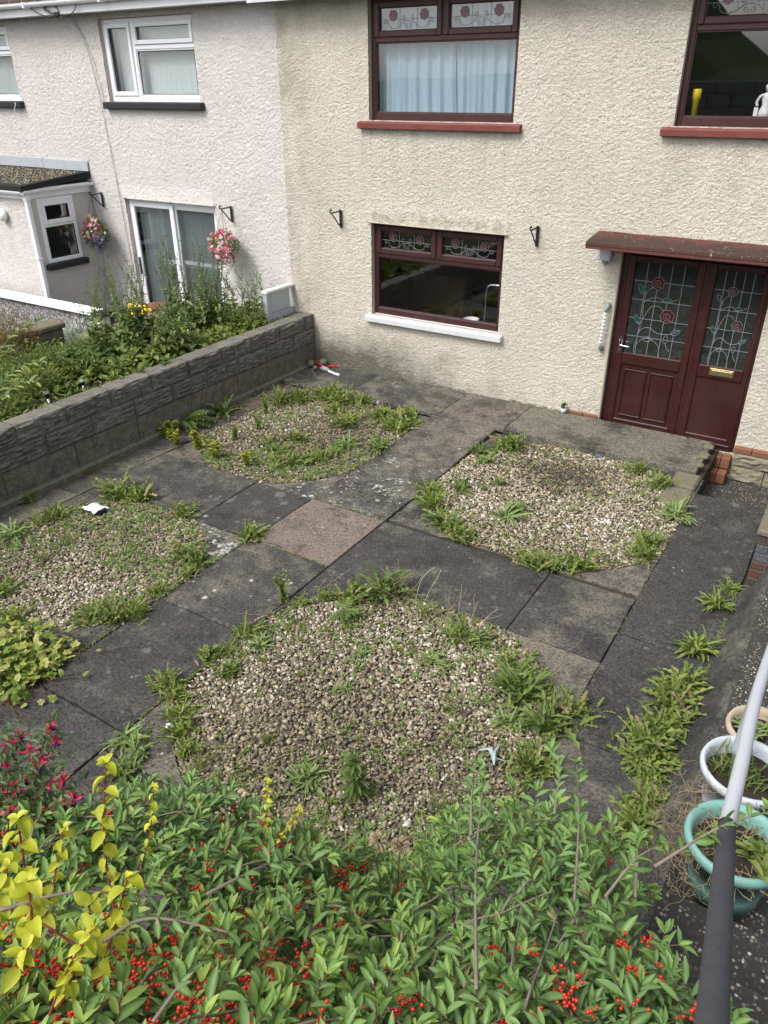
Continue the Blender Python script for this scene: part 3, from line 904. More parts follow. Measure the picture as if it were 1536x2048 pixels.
# canopy
s = MB()
n = 40
vs, fs = [], []
for i in range(n + 1):
    x = lerp(4.655, 7.1, i / n)
    j = lambda a: rng.uniform(-a, a)
    prof = [(0.01, 2.362 + j(.003)), (-0.15, 2.345 + j(.004)), (-0.30, 2.325 + j(.004)), (-0.445, 2.305 + j(.004)), (-0.455, 2.298), (-0.455, 2.272), (-0.448, 2.268), (-0.448, 2.232), (0.01, 2.235)]
    vs += [(x, a, b) for a, b in prof]
m_ = 9
for i in range(n):
    for k in range(m_ - 1):
        q = i * m_ + k
        fs.append((q, q + 1, q + m_ + 1, q + m_))
fs += [tuple(range(m_))[::-1], tuple(n * m_ + k for k in range(m_))]
s.add(vs, fs)
s.build('canopy', MT['canopy'], cream)
# ground course: terracotta tiles and plinth stones right of the door, tile left of it
for k in range(7):
    s = MB(); xa = 6.64 + k * .20
    s.box(xa, xa + .194, -.075, .02, .005 + rng.uniform(-.003, .003), .072, .005)
    s.build('tile', MT['tile'], cream)
for k in range(2):
    s = MB(); xa = 4.55 + k * .205
    s.box(xa, xa + .198, -.03, .02, .062, .10, .005); s.build('tile', MT['tile'], cream)
def rockblock(name, mat, parent, x0, x1, y0, y1, z0, z1, face, amp, seed, nu=12, nw=6, plain=False):
    """block with a split rock face; face '-y' or '+x'"""
    mb = MB()
    U = np.linspace(0, 1, nu + 1); Wv = np.linspace(0, 1, nw + 1)
    vs = []
    LU = (x1 - x0) if face == '-y' else (y1 - y0)
    for i, u in enumerate(U):
        for j, w in enumerate(Wv):
            edge = min(u * LU, (1 - u) * LU, 0.05) / 0.05 * min(1.0, min(w, 1 - w) * (z1 - z0) / 0.02)
            q = Vector((u * LU * 6 + seed * 5.3, w * (z1 - z0) * 52 + u * LU * 4 + seed, seed * .7))
            d = amp * edge * (0.55 + 0.9 * mnoise.noise(q) + 0.4 * mnoise.noise(q * 2.3)) if not plain else amp * .12 * mnoise.noise(q)
            if face == '-y':
                vs.append((lerp(x0, x1, u), y0 - d, lerp(z0, z1, w)))
            else:
                vs.append((x1 + d, lerp(y0, y1, u), lerp(z0, z1, w)))
    fs = []
    for i in range(nu):
        for j in range(nw):
            a = i * (nw + 1) + j
            fs.append((a, a + nw + 1, a + nw + 2, a + 1))
    ring = [i * (nw + 1) for i in range(nu + 1)] + [nu * (nw + 1) + j for j in range(1, nw + 1)] + [i * (nw + 1) + nw for i in range(nu - 1, -1, -1)] + [j for j in range(nw - 1, 0, -1)]
    o = len(vs)
    for r_ in ring:
        p = list(vs[r_])
        if face == '-y': p[1] = y1
        else: p[0] = x0
        vs.append(tuple(p))
    m = len(ring)
    for k in range(m):
        k2 = (k + 1) % m
        fs.append((ring[k], o + k, o + k2, ring[k2]))
    fs.append(tuple(o + k for k in range(m)))
    mb.add(vs, fs)
    return mb.build(name, mat, parent)
rockblock('plinth_stone', MT['palestone'], cream, 6.65, 7.28, -.06, .05, -.17, .003, '-y', .035, 3)
rockblock('plinth_stone', MT['palestone'], cream, 6.65, 7.02, -.06, .05, -.36, -.175, '-y', .035, 5)
rockblock('plinth_stone', MT['palestone'], cream, 7.03, 7.25, -.065, .05, -.36, -.175, '-y', .008, 7)
rockblock('plinth_stone', MT['palestone'], cream, 7.285, 8.4, -.045, .05, -.36, .003, '-y', .03, 9)
# door step of red tiles down to the sunken landing
for k, (xa, xb) in enumerate(((6.40, 6.525), (6.53, 6.63))):
    for (ya, yb, za, zb) in ((-.14, .055, -.20, -.065), (-.29, -.145, -.34, -.205)):
        s = MB(); s.box(xa, xb, ya, yb, za, zb, .006); s.build('step_tile', MT['tile'], cream)

# rooms behind the windows
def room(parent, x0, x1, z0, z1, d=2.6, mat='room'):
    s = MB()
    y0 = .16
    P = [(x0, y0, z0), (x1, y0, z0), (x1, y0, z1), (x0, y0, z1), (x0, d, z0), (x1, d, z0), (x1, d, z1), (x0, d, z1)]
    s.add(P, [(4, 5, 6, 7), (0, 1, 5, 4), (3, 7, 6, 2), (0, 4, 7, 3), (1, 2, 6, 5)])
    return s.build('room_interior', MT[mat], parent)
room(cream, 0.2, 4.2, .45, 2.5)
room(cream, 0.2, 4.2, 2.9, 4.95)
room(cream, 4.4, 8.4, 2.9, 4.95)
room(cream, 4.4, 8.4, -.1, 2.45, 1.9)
# back of house so that nothing is hollow from the side
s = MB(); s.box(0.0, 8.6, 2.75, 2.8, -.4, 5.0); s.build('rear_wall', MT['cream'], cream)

# ------------------------------------------------------------------ neighbouring house
NU = (-3.44, -1.50, 3.66, 4.76); NL = (-7.6, -5.70, 3.66, 4.76); ND = (-3.46, -1.44, 0.16, 2.24)
pink = thing('pink_house', 'pale pink roughcast terraced house with white windows next door', 'house', (-4, .2, 0))
V, F = wall_sheet('y', 0.004, -8.2, 0.0, 0.0, 4.93, [NU, NL, ND], 0.0165, 0.0165, [(-3.52, -1.38, 2.24, .04)])
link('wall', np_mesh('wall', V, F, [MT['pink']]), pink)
for o in (NU, NL, ND):
    mb = MB(); reveal(mb, *o, 0.014, 0.14); mb.build('reveal', MT['reveal_pink'], pink)
s = MB(); s.box(-9, -.25, -.262, -.238, 4.83, 5.0, .003); s.box(-9, -.25, -.238, 0, 4.84, 4.86)
s.build('fascia', MT['white_pvc'], pink)
gutter(pink, -9, -.28, -.32, 4.99)
roof(pink, -9, -.1, 5.0)
for k, x in enumerate((-5.35, -4.62, -2.9, -1.2)):
    s = MB(); s.box(x - .02, x + .02, -.385, -.262, 4.925, 5.0, .004); s.build('gutter_bracket', MT['white_pvc'], pink)
def white_window(house, o, split, sill=True):
    x0, x1, z0, z1 = o
    y0 = .065
    f = MB(); ringbars(f, x0 + .002, x1 - .002, z0 + .002, z1 - .002, y0, y0 + .07, .06, .006, .075)
    cells = []
    xs = [x0 + .06] + [x0 + s_ for s_ in split[0]] + [x1 - .06]
    for s_ in split[0]:
        f.box(x0 + s_ - .03, x0 + s_ + .03, y0 + .002, y0 + .068, z0 + .076, z1 - .06, .006)
    win = f.build('window', MT['white_pvc'], house)
    for i in range(len(xs) - 1):
        a, b = xs[i] + (.03 if i else 0), xs[i + 1] - (.03 if i < len(xs) - 2 else 0)
        zs = [z0 + .076] + split[1][i] + [z1 - .06]
        for q in split[1][i]:
            g = MB(); g.box(a, b, y0 + .003, y0 + .067, q - .03, q + .03, .006); g.build('transom', MT['white_pvc'], win)
        for k in range(len(zs) - 1):
            za, zb = zs[k] + (.03 if k else 0), zs[k + 1] - (.03 if k < len(zs) - 2 else 0)
            s = MB()
            opening = (k > 0) or (i == 0 and len(split[1][0]) == 0)
            ww = .06 if opening else .022
            ringbars(s, a + .003, b - .003, za + .003, zb - .003, y0 - (.02 if opening else -.012), y0 + .045, ww, .008)
            s.build('sash', MT['white_pvc'], win)
            s = MB(); ringbars(s, a + .003 + ww - .002, b - .003 - ww + .002, za + .003 + ww - .002, zb - .003 - ww + .002, y0 + .012, y0 + .03, .008, .002)
            s.build('gasket', MT['rubber'], win)
            g = MB(); pane(g, a + ww, b - ww, za + ww, zb - ww, y0 + .03); g.build('pane', MT['glass'], win)
    if sill:
        s = MB(); s.box(x0 - .09, x1 + .085, -.085, .065, z0 - .10, z0 - .002, .014); s.build('sill', MT['black_paint'], win)
    return win
w = white_window(pink, NU, ([.64], [[], [4.38]])); w['label'] = 'upper white window with pale blinds and black sill'
w = white_window(pink, NL, ([.95], [[4.38], [4.38]])); w['label'] = 'upper white window cut by the edge of the view'
# patio door
f = MB()
x0, x1, z0, z1 = ND
ringbars(f, x0 + .002, x1 - .002, z0 + .002, z1 - .002, .07, .15, .05, .006)
pd = f.build('patio_door', MT['white_pvc'], pink)
xm = (x0 + x1) / 2
for a, b, y in ((x0 + .045, xm + .03, .055), (xm - .03, x1 - .045, .10)):
    s = MB(); ringbars(s, a, b, z0 + .045, z1 - .045, y, y + .04, .085, .008); s.build('sliding_leaf', MT['white_pvc'], pd)
    g = MB(); pane(g, a + .08, b - .08, z0 + .12, z1 - .12, y + .02); g.build('pane', MT['glass'], pd)
s = MB(); s.box(x0 + .075, x0 + .105, .025, .054, 1.0, 1.28, .006); s.build('handle', MT['black_paint'], pd)
s = MB(); s.box(xm - .02, xm + .02, .03, .07, z1 - .03, z1 - .006, .004); s.build('catch', MT['black_paint'], pd)
room(pink, -8.5, -.2, .0, 2.5); room(pink, -8.5, -.2, 2.9, 4.95)
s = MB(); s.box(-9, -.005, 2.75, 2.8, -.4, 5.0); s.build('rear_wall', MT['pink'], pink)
# cable down the wall
s = MB()
s.tube(spline([(-4.1, -.26, 4.83), (-4.0, -.03, 4.75), (-3.80, -.018, 4.5), (-3.66, -.016, 3.8), (-3.62, -.016, 3.2), (-3.58, -.016, 2.6), (-3.56, -.016, 2.0), (-3.53, -.016, 1.2), (-3.5, -.016, .5)]), .007, 5)
s.tube(spline([(-3.95, -.03, 4.76), (-3.72, -.016, 4.4), (-3.58, -.016, 3.8), (-3.60, -.016, 3.55)]), .006, 5)
s.build('wall_cable', MT['pink'], pink)
s = MB()
s.tube(spline([(-4.6, -.33, 5.02), (-4.45, -.30, 4.88), (-4.15, -.27, 4.80), (-3.95, -.27, 4.86), (-4.05, -.28, 4.95), (-4.25, -.29, 4.90), (-3.9, -.27, 4.78), (-3.55, -.30, 4.86), (-3.35, -.36, 5.05)]), .007, 5)
s.tube(spline([(-4.35, -.33, 5.04), (-4.2, -.29, 4.90), (-4.02, -.27, 4.82)]), .007, 5)
s.box(-4.05, -3.93, -.30, -.262, 4.80, 4.86, .01)
s.build('service_cable', MT['iron'], pink)
s = MB(); s.tube(spline([(-5.78, -.06, 3.66), (-5.72, -.10, 3.60), (-5.80, -.09, 3.50), (-5.78, -.03, 3.38)]), .006, 5); s.build('sill_cable', MT['white_pvc'], pink)

# vertical blinds and curtains (hang inside: things)
MT['blind_grey'] = simple('grey_blind_fabric', (0.46, 0.51, 0.53), 0.9, 0.1, 0.04, 8)
def vblind(label, xa, xb, za, zb, y, n, ang, bm_='blind'):
    t = thing('vertical_blind', label, 'blind', ((xa + xb) / 2, y, za))
    s = MB(); s.box(xa, xb, y - .02, y + .02, zb, zb + .035, .004); s.build('head_rail', MT['white_pvc'], t)
    for k in range(n):
        xc = lerp(xa, xb, (k + .5) / n)
        w = (xb - xa) / n * .55
        a = ang + rng.uniform(-.06, .06)
        s = MB()
        c, d = math.cos(a), math.sin(a)
        vs = []
        for z in (za, zb):
            for q in (-1, 0, 1):
                vs.append((xc + q * w * c, y + q * w * d + (.006 if q == 0 else 0), z))
        s.add(vs, [(0, 1, 4, 3), (1, 2, 5, 4)])
        s.build('slat', MT[bm_], t)
vblind('grey vertical blind half open inside the patio door of the pink house', -3.36, -1.50, .22, 2.14, .22, 20, .95, 'blind_grey')
vblind('closed pale vertical blind inside the complete upper window of the pink house', -3.38, -1.56, 3.68, 4.70, .22, 18, .12)
vblind('pale vertical blind in the pink house window cut by the frame edge', -7.5, -5.76, 3.68, 4.70, .22, 16, .3)
def curtain(label, pts, za, zb, y, amp, per):
    s = MB()
    n = 60
    vs, fs = [], []
    for j in range(9):
        w = j / 8
        z = lerp(zb, za, w)
        for i in range(n + 1):
            u = i / n
            x = lerp(lerp(pts[0], pts[1], u), lerp(pts[2], pts[3], u), w)
            q = amp * (math.sin(u * per * 2 * PI) + .5 * math.sin(u * per * 4.4 * PI + 1)) * (.8 + .4 * w)
            vs.append((x, y + q, z))
    for j in range(8):
        for i in range(n):
            a = j * (n + 1) + i
            fs.append((a, a + 1, a + n + 2, a + n + 1))
    s.add(vs, fs)
    tag(s.build('curtain', MT['curtain'], None, True), label, 'curtain', 'curtains of the upper window')
curtain('pale blue curtain drawn over the left half of the upper brown window', (1.47, 2.52, 1.46, 2.60), 3.48, 4.79, .24, .018, 6)
curtain('pale blue curtain drawn over the right half of the upper brown window', (2.50, 3.42, 2.56, 3.44), 3.48, 4.79, .25, .018, 5)

# ------------------------------------------------------------------ flat roofed porch of the neighbour
PX, PY = -4.3, -1.28
porch = thing('porch_extension', 'small flat roofed porch with white side window and gravelled black felt roof', 'porch', (-5.5, -.6, 0))
PW = (-1.10, -.40, 1.27, 2.29)
V, F = wall_sheet('x', PX, PY, 0.0, 0.0, 2.34, [PW], .0175, .012)
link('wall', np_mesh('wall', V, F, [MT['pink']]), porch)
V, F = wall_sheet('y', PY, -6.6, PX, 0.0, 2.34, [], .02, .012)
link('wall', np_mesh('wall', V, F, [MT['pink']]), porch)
s = MB()                                            # window in the side wall
def xring(mb, y0, y1, z0, z1, xa, xb, w, c):
    mb.box(xa, xb, y0, y0 + w, z0, z1, c); mb.box(xa, xb, y1 - w, y1, z0, z1, c)
    mb.box(xa + .001, xb - .001, y0 + w - .001, y1 - w + .001, z1 - w, z1, c); mb.box(xa + .001, xb - .001, y0 + w - .001, y1 - w + .001, z0, z0 + w, c)
xring(s, PW[0], PW[1], PW[2], PW[3], PX - .05, PX + .02, .07, .008)
zt = 1.86
s.box(PX - .048, PX + .018, PW[0] + .07, PW[1] - .07, zt - .025, zt + .025, .006)
pw = s.build('window', MT['white_pvc'], porch)
s = MB(); xring(s, PW[0] + .05, PW[1] - .05, zt + .015, PW[3] - .05, PX - .02, PX + .035, .075, .01); s.build('sash', MT['white_pvc'], pw)
for za, zb, w in ((PW[2] + .07, zt - .025, .0), (zt + .085, PW[3] - .12, .055)):
    s = MB(); xring(s, PW[0] + .07 + w, PW[1] - .07 - w, za, zb, PX - .01, PX + .014 + .01 * (w > 0), .012, .003); s.build('gasket', MT['rubber'], pw)
    s = MB(); s.box(PX - .004, PX + .002, PW[0] + .075 + w, PW[1] - .075 - w, za + .005, zb - .005); s.build('pane', MT['glass'], pw)
s = MB(); s.box(PX - .02, PX + .09, PW[0] - .06, PW[1] + .06, PW[2] - .105, PW[2] - .005, .012); s.build('sill', MT['black_paint'], pw)
s = MB(); P = [(PX - 1.6, PY + .1, .9), (PX - .06, PY + .1, .9), (PX - .06, PY + .1, 2.33), (PX - 1.6, PY + .1, 2.33), (PX - 1.6, -.05, .9), (PX - .06, -.05, .9), (PX - .06, -.05, 2.33), (PX - 1.6, -.05, 2.33)]
s.add(P, [(0, 3, 7, 4), (0, 1, 2, 3), (4, 5, 6, 7), (0, 1, 5, 4), (3, 2, 6, 7)])
s.build('room_interior', MT['room'], porch)
s = MB(); s.box(-8.6, PX + .03, PY - .03, PY - .006, 2.30, 2.45, .003); s.box(PX + .006, PX + .03, PY - .005, -.01, 2.30, 2.45, .003)
s.build('fascia', MT['white_pvc'], porch)
s = MB()
s.add([(-8.6, PY - .1, 2.50), (PX + .08, PY - .1, 2.50), (PX + .08, -.005, 2.62), (-8.6, -.005, 2.62), (-8.6, PY - .1, 2.42), (PX + .08, PY - .1, 2.42), (PX + .08, -.005, 2.52), (-8.6, -.005, 2.52)], [(0, 1, 2, 3), (4, 5, 1, 0), (5, 6, 2, 1), (7, 6, 5, 4)])
s.build('roof', MT['felt'], porch)
s = MB()                                            # loose chippings on the felt
for k in range(3000):
    x = rng.uniform(-7.6, PX - .02); y = rng.uniform(PY + .02, -.12)
    z = 2.50 + (y - PY + .1) / 1.375 * .12
    q = rng.uniform(.010, .019)
    s.rnd = rng.random() ** 1.3
    s.add([(x - q, y, z + .002), (x + q * .3, y - q, z + .002), (x + q, y + q * .4, z + .002), (x, y + q, z + .002), (x, y, z + q * 1.1)], [(0, 1, 4), (1, 2, 4), (2, 3, 4), (3, 0, 4)])
kind(s.build('chippings', MT['pebble'], porch), 'stuff')
s = MB(); s.box(-8.6, -5.4, -.035, -.014, 2.62, 2.78, .004); s.box(-5.4, PX + .08, -.030, -.012, 2.61, 2.77, .004); s.build('flashing', MT['leadflash'], porch)
def half_gutter(mb, a, b, side, rad=.055):
    a, b = Vector(a), Vector(b)
    n = 10; vs, fs = [], []
    t = (b - a).normalized(); w = Vector((-t.y, t.x, 0)) * side
    for p in (a, b):
        for k in range(n + 1):
            an = PI + PI * k / n
            vs.append(p + w * rad * math.cos(an) + Vector((0, 0, rad * math.sin(an))))
        for k in range(n + 1):
            an = 2 * PI - PI * k / n
            vs.append(p + w * (rad - .007) * math.cos(an) + Vector((0, 0, (rad - .007) * math.sin(an))))
    m_ = 2 * (n + 1)
    for k in range(m_):
        fs.append((k, k + m_, (k + 1) % m_ + m_, (k + 1) % m_))
    fs += [tuple(range(m_)), tuple(range(m_, 2 * m_))[::-1]]
    mb.add(vs, fs)
s = MB()
half_gutter(s, (PX + .088, PY - .10, 2.43), (PX + .088, -.02, 2.45), 1)
half_gutter(s, (-8.6, PY - .09, 2.43), (PX + .10, PY - .09, 2.43), 1)
s.build('gutter', MT['white_pvc'], porch)
s = MB()
dx, dy = PX + .065, PY - .02
s.box(dx - .035, dx + .035, dy - .035, dy + .035, .2, 2.37, .008)
s.box(dx - .045, dx + .045, dy - .045, dy + .045, 2.28, 2.375, .008)
s.box(dx - .044, dx + .044, dy - .05, dy + .05, 1.38, 1.41, .004)
s.build('downpipe', MT['white_pvc'], porch)
s = MB(); s.blob((-4.93, PY - .06, 2.03), (.11, .07, .10), 2, 12, 8, .02); s.build('wall_lamp', MT['whitepaint'], porch, True)

# ------------------------------------------------------------------ low walls
white_stub = thing('party_wall', 'blue grey painted block wall stub with white coping between the two houses', 'wall', (0, -.4, .1))
s = MB()
for row, (za, zb) in enumerate(((.16, .38), (.385, .60), (.605, .89), (.895, 1.185))):
    for k in range(3):
        ya = -1.25 + k * .45 - (row % 2) * .2
        yb = min(-.016, ya + .445)
        if ya > -.05 or yb < -.64: continue
        q = MB(); q.box(-.05, .03 + rng.uniform(-.002, .002), max(-.65, ya), yb, za, zb, .006); q.build('block', MT['bluegrey'], white_stub)
s = MB(); s.box(-.06, .045, -.66, -.016, 1.19, 1.235, .008); s.build('coping', MT['whitepaint'], white_stub)
peb = thing('pebbledash_wall', 'low grey pebbledash wall with white coping in front of the porch', 'wall', (-4, -1.6, .1))
s = MB(); s.box(-8.6, -2.66, -1.66, -1.50, .1, .745); s.build('wall', MT['pebbledash'], peb)
s = MB(); s.box(-8.6, -2.64, -1.72, -1.46, .755, .815, .008); s.build('coping', MT['whitepaint'], peb)
s = MB(); s.box(-8.6, -2.645, -1.70, -1.48, .746, .754); s.build('shadow_strip', MT['black_paint'], peb)  # solid black strip standing in for the shadow under the coping
s = MB(); s.box(-2.655, -2.50, -1.68, -1.48, .1, .74, .01); s.build('end_pier', MT['whitepaint'], peb)
s = MB(); s.box(-2.635, -2.44, -1.71, -1.45, .742, .80, .01); s.build('pier_cap', MT['black_paint'], peb)
bedwall = thing('rear_bed_wall', 'low lichen covered stone wall behind the raised weed bed', 'wall', (-1.8, -2, .1))
y = -2.55
for k in range(5):
    rockblock('block', MT['smoothblock'], bedwall, -2.0, -1.76, y, y + .505, .1, .665, '+x', .01, k, 5, 4, True)
    s = MB(); s.box(-2.03, -1.73, y, y + .503, .668, .74 + rng.uniform(-.004, .004), .012); s.build('capstone', MT['capstone'], bedwall)
    y += .51
s = MB(); s.box(-2.06, -1.80, -3.55, -2.84, .1, .955, .012); s.build('pier', MT['smoothblock'], bedwall)
s = MB(); s.box(-2.10, -1.77, -3.58, -2.80, .96, 1.04, .018); s.build('pier_cap', MT['capstone'], bedwall)

gw = thing('garden_wall', 'dark rock faced block wall holding up the weed bed on the left', 'wall', (.28, -3.8, 0))
CR = ((.60, .82), (.37, .597))
L = .62
sd_ = 0
for row, (za, zb) in enumerate(CR):
    y = -.215 - (row % 2) * .31
    edges = [-.005]
    while edges[-1] > -8.4:
        edges.append(y); y -= L
    for a, b in zip(edges[:-1], edges[1:]):
        sd_ += 1
        q = rng.uniform(-.006, .006)
        small = (a - b) < .3
        rockblock('block', MT['block'], gw, .17, .385 + q, b + .008, a - .008, za + .004, zb - .005, '+x', .027 if not small else .012, sd_, 20 if not small else 5, 12)
y = -.005
while y > -8.4:
    sd_ += 1
    q = rng.uniform(-.005, .003)
    rockblock('block', MT['smoothblock'], gw, .17, .388 + q, y - .90, y - .006, .085, .366, '+x', .012, sd_, 8, 4, True)
    y -= .906
s = MB(); s.box(.17, .45, -8.4, -.006, -.1, .082, .02); s.build('footing', MT['smoothblock'], gw)
s = MB(); s.box(.18, .372, -8.4, -.008, .1, .80); s.build('core', MT['mortar'], gw)
rockblock('block', MT['block'], gw, -.5, .168, -.20, -.012, .60, .80, '-y', .01, 77, 8, 4)

# ------------------------------------------------------------------ ground
s = MB(); s.add([(-80, -90, -1.2), (80, -90, -1.2), (80, 60, -1.2), (-80, 60, -1.2)], [(0, 1, 2, 3)])
kind(s.build('ground', MT['soil']), 'structure')
s = MB(); s.box(-9.5, -.03, -9.5, 0.0, -.6, .13)
kind(s.build('yard', MT['subbase']), 'structure')
s = MB(); s.box(-1.75, .169, -8.4, -.21, -.1, .70)
kind(s.build('bed_soil', MT['soil']), 'structure')
s = MB(); s.box(.05, 6.47, -9.6, -.001, -.7, -.030); s.box(6.47, 7.26, -9.6, -1.37, -.7, -.031)
paving = kind(s.build('paving', MT['subbase']), 'structure')
s = MB(); s.box(6.30, 8.6, -1.36, -.004, -.7, -.352)
kind(s.build('landing', MT['aggregate']), 'structure')
s = MB(); s.box(6.52, 7.28, -1.385, -1.36, -.35, -.055); s.build('landing_riser', MT['smoothblock'], paving)

def slab(poly, z=0.0, col=(.1, .1, 0), th=.05, name='paving_slab', tilt=(0, 0), parent=None, chip=.0045):
    n = len(poly)
    P = [Vector((a, b)) for a, b in poly]
    cen = sum(P, Vector((0, 0))) / n
    if sum(P[i].x * P[(i + 1) % n].y - P[(i + 1) % n].x * P[i].y for i in range(n)) < 0:
        P = P[::-1]
    Q = []
    for i in range(n):                       # subdivide edges so they can be a little ragged
        a, b = P[i], P[(i + 1) % n]
        m = max(1, int((b - a).length / .07))
        for k in range(m):
            p = a.lerp(b, k / m)
            if k:
                nn = Vector((b.y - a.y, a.x - b.x)).normalized()
                p = p - nn * abs(rng.gauss(0, .0022)) * (4 if rng.random() < .04 else 1)
            Q.append(p)
    N = len(Q)
    Z = lambda p: z + (p.x - cen.x) * tilt[0] + (p.y - cen.y) * tilt[1]
    vs, fs = [], []
    for p in Q: vs.append((p.x, p.y, z - th))
    for p in Q: vs.append((p.x, p.y, Z(p) - chip))
    for i, p in enumerate(Q):
        e = (Q[(i + 1) % N] - Q[i - 1]).normalized()
        nn = Vector((-e.y, e.x))
        q = p + nn * chip
        vs.append((q.x, q.y, Z(p)))
    for i in range(N):
        j = (i + 1) % N
        fs += [(i, j, N + j, N + i), (N + i, N + j, 2 * N + j, 2 * N + i)]
    fs.append(tuple(range(2 * N, 3 * N)))
    mb = MB(); mb.add(vs, fs)
    o = mb.build(name, MT['concrete'], parent or paving)
    o.color = (*col[:3], col[3] if len(col) > 3 else 0.0)
    return o
def rect(x0, x1, y0, y1, **k):
    g = .0028
    if 'tilt' not in k: k['tilt'] = (rng.uniform(-.003, .003), rng.uniform(-.003, .003))
    if 'z' not in k: k['z'] = rng.uniform(-.003, .003)
    return slab([(x0 + g, y0 + g), (x1 - g, y0 + g), (x1 - g, y1 - g), (x0 + g, y1 - g)], **k)
# path along the house, a step above the beds
rect(.455, 1.60, -.955, -.012, z=.052, col=(.10, .30, 0))
rect(1.60, 3.09, -.965, -.012, z=.056, col=(.16, .45, .1))
rect(3.09, 4.045, -.965, -.012, z=.058, col=(.24, .25, .45))
plat = rect(4.045, 6.40, -.985, -.012, z=.060, col=(.27, .25, .0, .15), th=.40)
# spur to the crossing
rect(3.03, 3.945, -2.22, -.965, z=.028, col=(.22, .35, .35), tilt=(0, .022))
rect(3.03, 3.945, -3.635, -2.22, z=.004, col=(.16, .75, 0, .60))
rect(3.02, 3.94, -4.635, -3.645, z=.002, col=(.34, .40, 1.0, .30))
rect(3.945, 5.72, -4.63, -3.66, col=(.06, .25, 0))
rect(5.72, 6.50, -4.63, -3.66, col=(.12, .25, .1))
rect(2.26, 3.02, -4.63, -3.645, col=(.03, .60, 0, .25))
rect(.80, 2.26, -4.63, -3.645, col=(.13, .30, .1, .1))
rect(3.00, 3.945, -5.80, -4.64, z=.001, col=(.10, .55, .15), tilt=(.002, 0))
rect(3.00, 3.945, -7.05, -5.803, z=.0, col=(.03, .35, .1), tilt=(.002, 0))
rect(3.00, 3.945, -8.4, -7.055, z=-.002, col=(.08, .30, .1))
rect(3.95, 5.15, -8.3, -7.22, col=(.08, .3, .1))
rect(5.15, 6.50, -8.3, -7.22, col=(.05, .3, 0))
rect(.80, 2.05, -7.75, -6.75, col=(.06, .3, .1))
rect(2.05, 3.0, -7.75, -6.75, col=(.08, .3, .1))
rect(.455, 3.0, -8.6, -7.755, col=(.04, .3, .1))
# left edge strip
for a, b in ((-.965, -2.3), (-2.3, -3.65), (-3.65, -4.9), (-4.9, -6.2), (-6.2, -8.0)):
    rect(.455, .80 if a < -3.6 or a > -3.6 else .9, b, a, col=(rng.uniform(.1, .2), .3, .1))
# right hand path
rect(6.50, 7.23, -2.86, -1.375, col=(.03, .22, 0), tilt=(0, -.004))
rect(6.50, 7.23, -4.20, -2.865, col=(.01, .25, 0))
rect(6.50, 7.23, -5.47, -4.205, col=(.03, .22, 0))
rect(6.50, 7.23, -7.6, -5.475, col=(.10, .25, .1))
# corner pieces round the gravel
BEDS = {'right': (5.225, -2.285, 1.275, 1.30, 1.37, 1.41), 'near': (5.225, -5.925, 1.275, 1.29, 1.36, 1.37),
        'back': (1.915, -2.30, 1.11, 1.335, 1.19, 1.41), 'left': (1.90, -5.69, 1.09, 1.05, 1.13, 1.11)}
BZ = {'right': -.012, 'near': 0.0, 'back': -.006, 'left': -.002}
CC = {('right', 1, 1): (.14, .3, 0), ('right', -1, 1): (.16, .3, 0), ('near', -1, 1): (.0, .75, 0, .55), ('near', 1, 1): (.22, .25, .15), ('left', 1, 1): (.16, 1.0, 0, .85), ('back', 1, -1): (.20, .95, .2, .7), ('back', -1, -1): (.2, .4, .3)}
for nm, (cx, cy, hx, hy, rx, ry) in BEDS.items():
    for sx in (1, -1):
        for sy in (1, -1):
            a0 = math.acos(min(1, hx / rx)); a1 = math.asin(min(1, hy / ry))
            pts = [(cx + sx * hx, cy + sy * hy)]
            m = 10
            for k in range(m + 1):
                a = lerp(a0, a1, k / m)
                pts.append((cx + sx * rx * math.cos(a), cy + sy * ry * math.sin(a)))
            slab(pts, z=BZ[nm] + rng.uniform(-.002, .002), col=CC.get((nm, sx, sy), (rng.uniform(.12, .22), .35, .1)), name='corner_slab')
# coping stones at the end of the platform
for (xa, xb, ya, yb, h) in ((6.20, 6.47, -1.36, -1.0, .045), (6.18, 6.47, -1.78, -1.37, .02)):
    s = MB(); s.box(xa, xb, ya, yb, -.35, h, .022); s.build('coping_stone', MT['capstone'], paving)
for k in range(9):       # broken rubble edge of the platform
    s = MB(); s.blob((rng.uniform(6.28, 6.40), rng.uniform(-.95, -.05), .062), (rng.uniform(.03, .07), rng.uniform(.04, .09), .018), k, 8, 5, .35)
    s.build('edge_stone', MT['capstone'], paving)

# gravel beds: every pebble is geometry
def proto_pebble(n, m):
    vs = [(0, 0, 1)]
    for i in range(1, m):
        th = PI * i / m
        for k in range(n):
            a = 2 * PI * (k + .5 * (i % 2)) / n
            vs.append((math.sin(th) * math.cos(a), math.sin(th) * math.sin(a), math.cos(th)))
    vs.append((0, 0, -1))
    fs = []
    for k in range(n):
        fs.append((0, 1 + k, 1 + (k + 1) % n))
    for i in range(m - 2):
        for k in range(n):
            a, b = 1 + i * n + k, 1 + i * n + (k + 1) % n
            fs += [(a, a + n, b + n), (a, b + n, b)]
    e = len(vs) - 1; o = 1 + (m - 2) * n
    for k in range(n):
        fs.append((e, o + (k + 1) % n, o + k))
    return np.array(vs), np.array(fs)
def in_bed(nm, x, y, pad=0.0):
    cx, cy, hx, hy, rx, ry = BEDS[nm]
    return (np.abs(x - cx) < hx + pad) & (np.abs(y - cy) < hy + pad) & (((x - cx) / (rx + pad)) ** 2 + ((y - cy) / (ry + pad)) ** 2 < 1)
